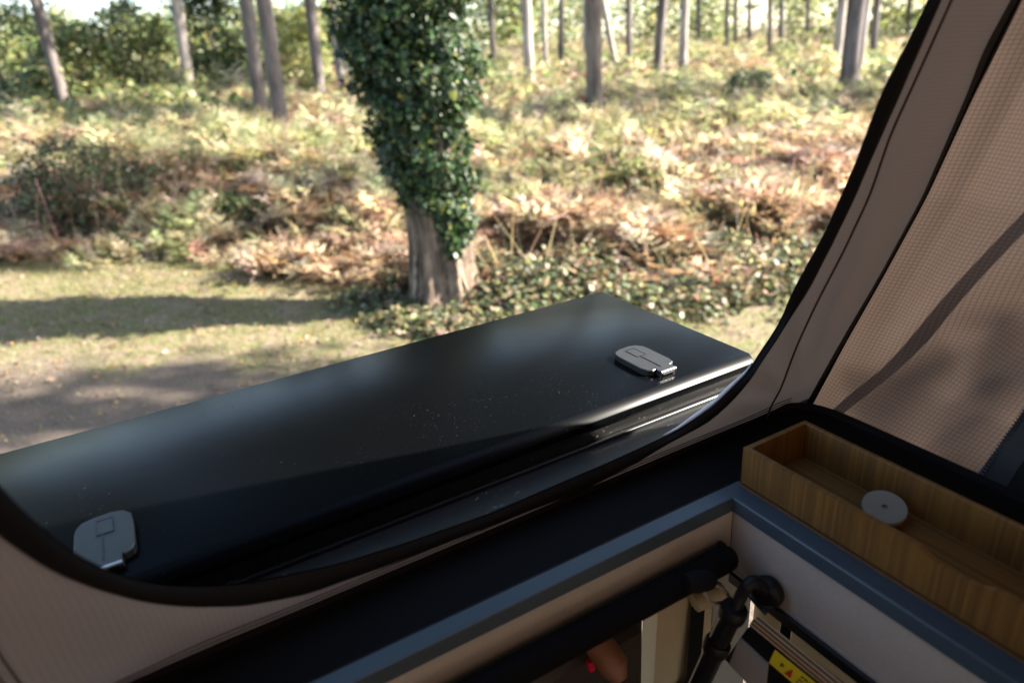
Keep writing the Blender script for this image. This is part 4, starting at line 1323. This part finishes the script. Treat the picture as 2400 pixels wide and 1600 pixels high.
# ------------------------------------------------------------------ shrubs and young trees one can tell apart
def shrub(name, px, py, depth, w, h, label, cols, cat='bush', group=None, size=.1, dens=1.0, conic=False, stems=4):
    s = 2400 / 2352
    P = ray(px * s, py * s) * depth
    x, y = P[0], P[1]; z = float(zg(x, y))
    t = thing(name, label, cat, group, loc=(x, y, z + HC))
    ncl = int(46 * dens)
    k = rng.uniform(0, 1, ncl)
    zc = h * (.12 + .86 * k)
    rr = w / 2 * (np.sqrt(np.clip(1 - (2 * k - .75) ** 2 / 1.9, .05, 1)) if not conic else (1.05 - k))
    a = rng.uniform(0, 6.28, ncl); q = np.sqrt(rng.uniform(.1, 1, ncl))
    c = np.stack([np.cos(a) * rr * q, np.sin(a) * rr * q, zc], 1)
    leaf_cloud('foliage', c - np.array([0, 0, .1 * h]), np.full(ncl, .16 * w + .08) * rng.uniform(.6, 1.2, ncl), np.full(ncl, .14 * h + .05), 62, size, cols, parent=t)
    mb = MB()
    for j in range(stems):
        a0 = rng.uniform(0, 6.28); e = np.array([math.cos(a0) * w * .22, math.sin(a0) * w * .22, h * rng.uniform(.55, .85)])
        mb.tube([(0, 0, -.1), e * np.array([.35, .35, .5]), e], [.02 + .008 * w, .015 + .006 * w, .006], 6)
    meshobj('stem', mb.v, mb.f, 'pine_bark', t, True)
    return t
DARK = [(.035, .052, .026), (.048, .066, .032), (.065, .085, .04)]
MID_ = [(.10, .125, .05), (.13, .155, .06), (.075, .095, .04)]
PALE = [(.22, .235, .09), (.28, .28, .12), (.17, .19, .075)]
shrub('holly_bush', 30, 232, 24.5, 4.2, 5.0, 'tall dark green holly bush at the edge of the wood', DARK + MID_, size=.13, dens=2.2)
shrub('young_tree', 190, 235, 22, 2.6, 3.1, 'bushy light green young tree beside the leaning dark trunk', PALE + MID_, 'tree', size=.16, dens=1.7)
shrub('young_tree', 330, 235, 24, 2.6, 3.6, 'mid green young tree behind the pale lone trunk', MID_ + PALE, 'tree', size=.16, dens=1.6)
shrub('dark_evergreen', 520, 225, 27, 2.4, 5.4, 'tall dark evergreen behind the pair of leaning pines', DARK + MID_, 'tree', size=.18, dens=2.0)
shrub('young_tree', 690, 215, 28, 3.0, 3.2, 'loose yellow-green young tree by the thin whitish trunk', PALE, 'tree', size=.18, dens=1.5)
shrub('gorse_bush', 235, 560, 9.9, 1.7, 1.35, 'dark upright gorse bush among the brown bracken by the grass', DARK + [(.12, .075, .045)], size=.06, dens=2.0)
shrub('gorse_bush', 1712, 220, 17.5, 1.3, 1.1, 'small dark evergreen bush standing out in pale sunlit bracken', DARK, size=.08, dens=.9)
shrub('gorse_bush', 560, 545, 9.6, .8, .55, 'low dark green bush under the brown bracken at the grass edge', DARK + MID_, size=.06, dens=.7)
shrub('leafy_bush', 1470, 400, 9.5, 1.0, .8, 'bright yellow-green leafy bush amid rusty bracken', [(.17, .20, .07), (.24, .25, .10), (.11, .13, .05), (.20, .16, .09)], size=.085, dens=.5)
def sapling(x, y):  # never in view; added so its leaves dapple the end canvas
    z = float(zg(x, y)); h = 5.3
    t = thing('shade_sapling', 'slim unseen sapling added beyond the end of the tent to dapple its canvas', 'tree', loc=(x, y, z + HC))
    n = 34
    a = rng.uniform(0, 6.28, n); zc = rng.uniform(2.6, h, n); q = .85 * np.sqrt(rng.uniform(0, 1, n)) * np.sin(np.clip((zc - 2.2) / 3.3, .1, .95) * math.pi)
    c = np.stack([np.cos(a) * q, np.sin(a) * q, zc], 1)
    leaf_cloud('crown', c, np.full(n, .28), np.full(n, .22), 42, .085, MID_, parent=t)
    mb = MB(); mb.tube([(0, 0, -.1), (.03, 0, 1.5), (-.02, .03, 3.2), (0, 0, h)], [.045, .038, .025, .008], 8)
    meshobj('trunk', mb.v, mb.f, 'grey_bark', t, True)
    for j in range(8):
        mb = MB(); z0 = 2.2 + .3 * j; e = c[j * 4]; mb.tube([(0, 0, z0), e * .5 + np.array([0, 0, z0 * .5 + .1]), e], [.016, .011, .005], 6)
        meshobj('branch', mb.v, mb.f, 'grey_bark', t, True)
sapling(4.3, -2.0)
# dry brown fern clump at the grass edge
def fern_clump(px, py, depth, label, n=70, L=(.4, .7), spread=.45):
    s = 2400 / 2352; P = ray(px * s, py * s) * depth; x, y = P[0], P[1]; z = float(zg(x, y))
    t = thing('dry_fern', label, 'fern', loc=(x, y, z + HC))
    a = rng.uniform(0, 6.28, n); q = spread * np.sqrt(rng.uniform(0, 1, n))
    root = np.stack([np.cos(a) * q * 1.3, np.sin(a) * q, np.zeros(n) - .03], 1)
    V, F, T = fronds(root, rng.uniform(0, 6.28, n), rng.uniform(*L, n), rng.uniform(.2, .8, n), tintvar(TAN[rng.integers(0, 3, n)], n, .18, .06), 11)
    bigmesh('fronds', V, F, 'bracken', t, tint=T)
fern_clump(700, 600, 8.2, 'pinkish tan dry fern clump at the edge of the grass')
fern_clump(850, 600, 8.0, 'dry tan fern clump close beside the ivy tree', 60)
fern_clump(530, 625, 8.6, 'small low brown fern tuft in the sunlit grass', 26, (.25, .4), .3)
# fallen pale branch
s_ = 2400 / 2352
b0, b1 = ray(450 * s_, 552 * s_) * 8.9, ray(512 * s_, 458 * s_) * 9.7
br = thing('dead_branch', 'bare pale dead branch leaning up out of the bracken', 'branch', loc=(b0[0], b0[1], b0[2] + HC))
mb = MB(); mb.tube([(0, 0, -.12), (b1 - b0) * .4 + (.02, 0, .02), (b1 - b0) * .8, (b1 - b0) * 1.05], [.026, .022, .014, .006], 7)
meshobj('limb', mb.v, mb.f, 'dead_wood', br, True)
mb = MB(); mb.tube([(b1 - b0) * .6, (b1 - b0) * .75 + (.12, .05, .02), (b1 - b0) * .85 + (.28, .05, -.03)], [.012, .009, .004], 6)
meshobj('side_twig', mb.v, mb.f, 'dead_wood', br, True)
tw = thing('twig_heap', 'dead twigs leaning against the foot of the broad grey pine', 'twigs', loc=tuple(ray(1950 * s_, 195 * s_) * 18.5 + np.array([0, 0, HC])))
for k, (a, c) in enumerate((((1935, 205), (1965, 180)), ((1940, 208), (1975, 183)), ((1990, 150), (2050, 155)), ((1985, 190), (2000, 150)))):
    p0 = ray(a[0] * s_, a[1] * s_) * 18.3; p1 = ray(c[0] * s_, c[1] * s_) * 18.1
    o_ = np.array(tw.location) - np.array([0, 0, HC])
    mb = MB(); mb.tube([p0 - o_, (p0 + p1) / 2 - o_ + (0, 0, .04), p1 - o_], [.018, .014, .006], 6)
    meshobj('twig', mb.v, mb.f, 'dead_wood', tw, True)

# ------------------------------------------------------------------ far wood behind the trunks (one mass)
def far_wood():
    n = 240
    a = rng.uniform(math.radians(-28), math.radians(84), n); d = rng.uniform(47, 85, n)
    x, y = np.sin(a) * d, np.cos(a) * d
    azd = np.degrees(a)
    hmax = np.interp(azd, [-28, -12, -5, 8, 14, 20, 84], [8, 6, 4.2, 3.6, 4.2, 8.5, 10])
    h = hmax * rng.uniform(.45, 1.0, n) * np.clip(d / 48, .7, 1.4)
    c = np.stack([x, y, zg(x, y) + HC], 1)
    cols = [(.20, .22, .09), (.25, .26, .11), (.15, .175, .07), (.30, .29, .13), (.11, .14, .06)]
    # three stacked clumps per bush
    C = np.vstack([c + np.stack([rng.normal(0, .7, n), rng.normal(0, .7, n), h * f], 1) for f in (0, .3, .6)])
    R_ = np.tile(rng.uniform(1.3, 2.6, n), 3) * np.repeat([1.1, 1.0, .75], n); Hh = np.tile(h, 3) * np.repeat([.45, .45, .4], n)
    o = leaf_cloud('far_wood', C, R_, Hh, 130, .42, cols, flat=.8)
    o['kind'] = 'stuff'; tag(o, 'pale sunlit foliage filling the distance behind the trunks', 'woodland')
far_wood()
def under():
    n = 420
    a = rng.uniform(math.radians(-24), math.radians(80), n); d = rng.uniform(20, 42, n)
    x, y = np.sin(a) * d, np.cos(a) * d
    k = y > yb(x) + 3
    x, y = x[k], y[k]; m = len(x)
    c = np.stack([x, y, zg(x, y) + HC], 1)
    o = leaf_cloud('undergrowth', c, rng.uniform(.5, 1.2, m), rng.uniform(.5, 1.5, m), 90, .22, [(.15, .18, .07), (.20, .22, .09), (.10, .13, .055), (.25, .25, .11)], flat=.8)
    o['kind'] = 'stuff'; tag(o, 'low green undergrowth between the far trunks', 'undergrowth')
under()

# ------------------------------------------------------------------ grass and fallen leaves
def grass():
    n = 90000
    x = rng.uniform(-6, 4.5, n); y = rng.uniform(3.5, 11.5, n)
    dl = np.interp(x, [-8, -2, 0, 1.5, 3, 6], [8.0, 7.4, 6.2, 4.6, 3.4, 2.0])
    pr_ = 1 / (1 + np.exp(-(y - dl + .9 * vnoise(x, y, .8, 9)) * 2.0))
    k = (rng.uniform(size=n) < pr_ * np.clip(.55 + .9 * vnoise(x, y, .45, 77), .08, 1)) & (y < yb(x) + .6)
    x, y = x[k], y[k]; m = len(x)
    root = np.stack([x, y, zg(x, y) + HC - .005], 1)
    D = unit(np.stack([rng.normal(0, .5, m), rng.normal(0, .5, m), np.ones(m)], 1))
    L = rng.uniform(.03, .075, m) * np.interp(y - yb(x), [-2, 0], [1, 1.8])
    W = perp(D)
    V = np.stack([root - W * .004, root + W * .004, root + D * L[:, None]], 1).reshape(-1, 3)
    t = tintvar(np.array([(.12, .13, .045), (.17, .17, .065), (.24, .20, .11)])[rng.integers(0, 3, m)], m, .2, .08)
    o = bigmesh('grass', V, np.arange(3 * m).reshape(m, 3), 'foliage', tint=np.repeat(t, 3, 0))
    o['kind'] = 'stuff'; tag(o, 'short sunlit grass at the edge of the track', 'grass')
grass()
def litter():
    n = 20000
    x = rng.uniform(-6, 5, n); y = rng.uniform(2.0, 11, n)
    k = (y < yb(x) + .3) & (rng.uniform(size=n) < .42 + 1.0 * vnoise(x, y, .5, 31) + np.where(y < 7.5, .12, 0)); x, y = x[k], y[k]; m = len(x)
    C = np.stack([x, y, zg(x, y) + HC + rng.uniform(.004, .03, m)], 1)
    D = unit(np.stack([rng.normal(size=m), rng.normal(size=m), rng.normal(0, .35, m)], 1)); W = unit(np.cross(D, unit(np.array([0, 0, 1.]) + rng.normal(0, .4, (m, 3)))))
    sz = np.clip(np.exp(rng.normal(math.log(.032), .45, m)), .014, .10)
    V, F = rhombs(C, D, W, sz, sz * .7)
    t = tintvar(np.array([(.21, .15, .095), (.27, .21, .15), (.16, .095, .05), (.24, .14, .05), (.13, .095, .07)])[rng.integers(0, 5, m)], m, .25, .08)
    o = bigmesh('leaf_litter', V, F, 'litter', tint=np.repeat(t, 4, 0))
    o['kind'] = 'stuff'; tag(o, 'fallen brown leaves scattered over the track and grass', 'leaves')
litter()
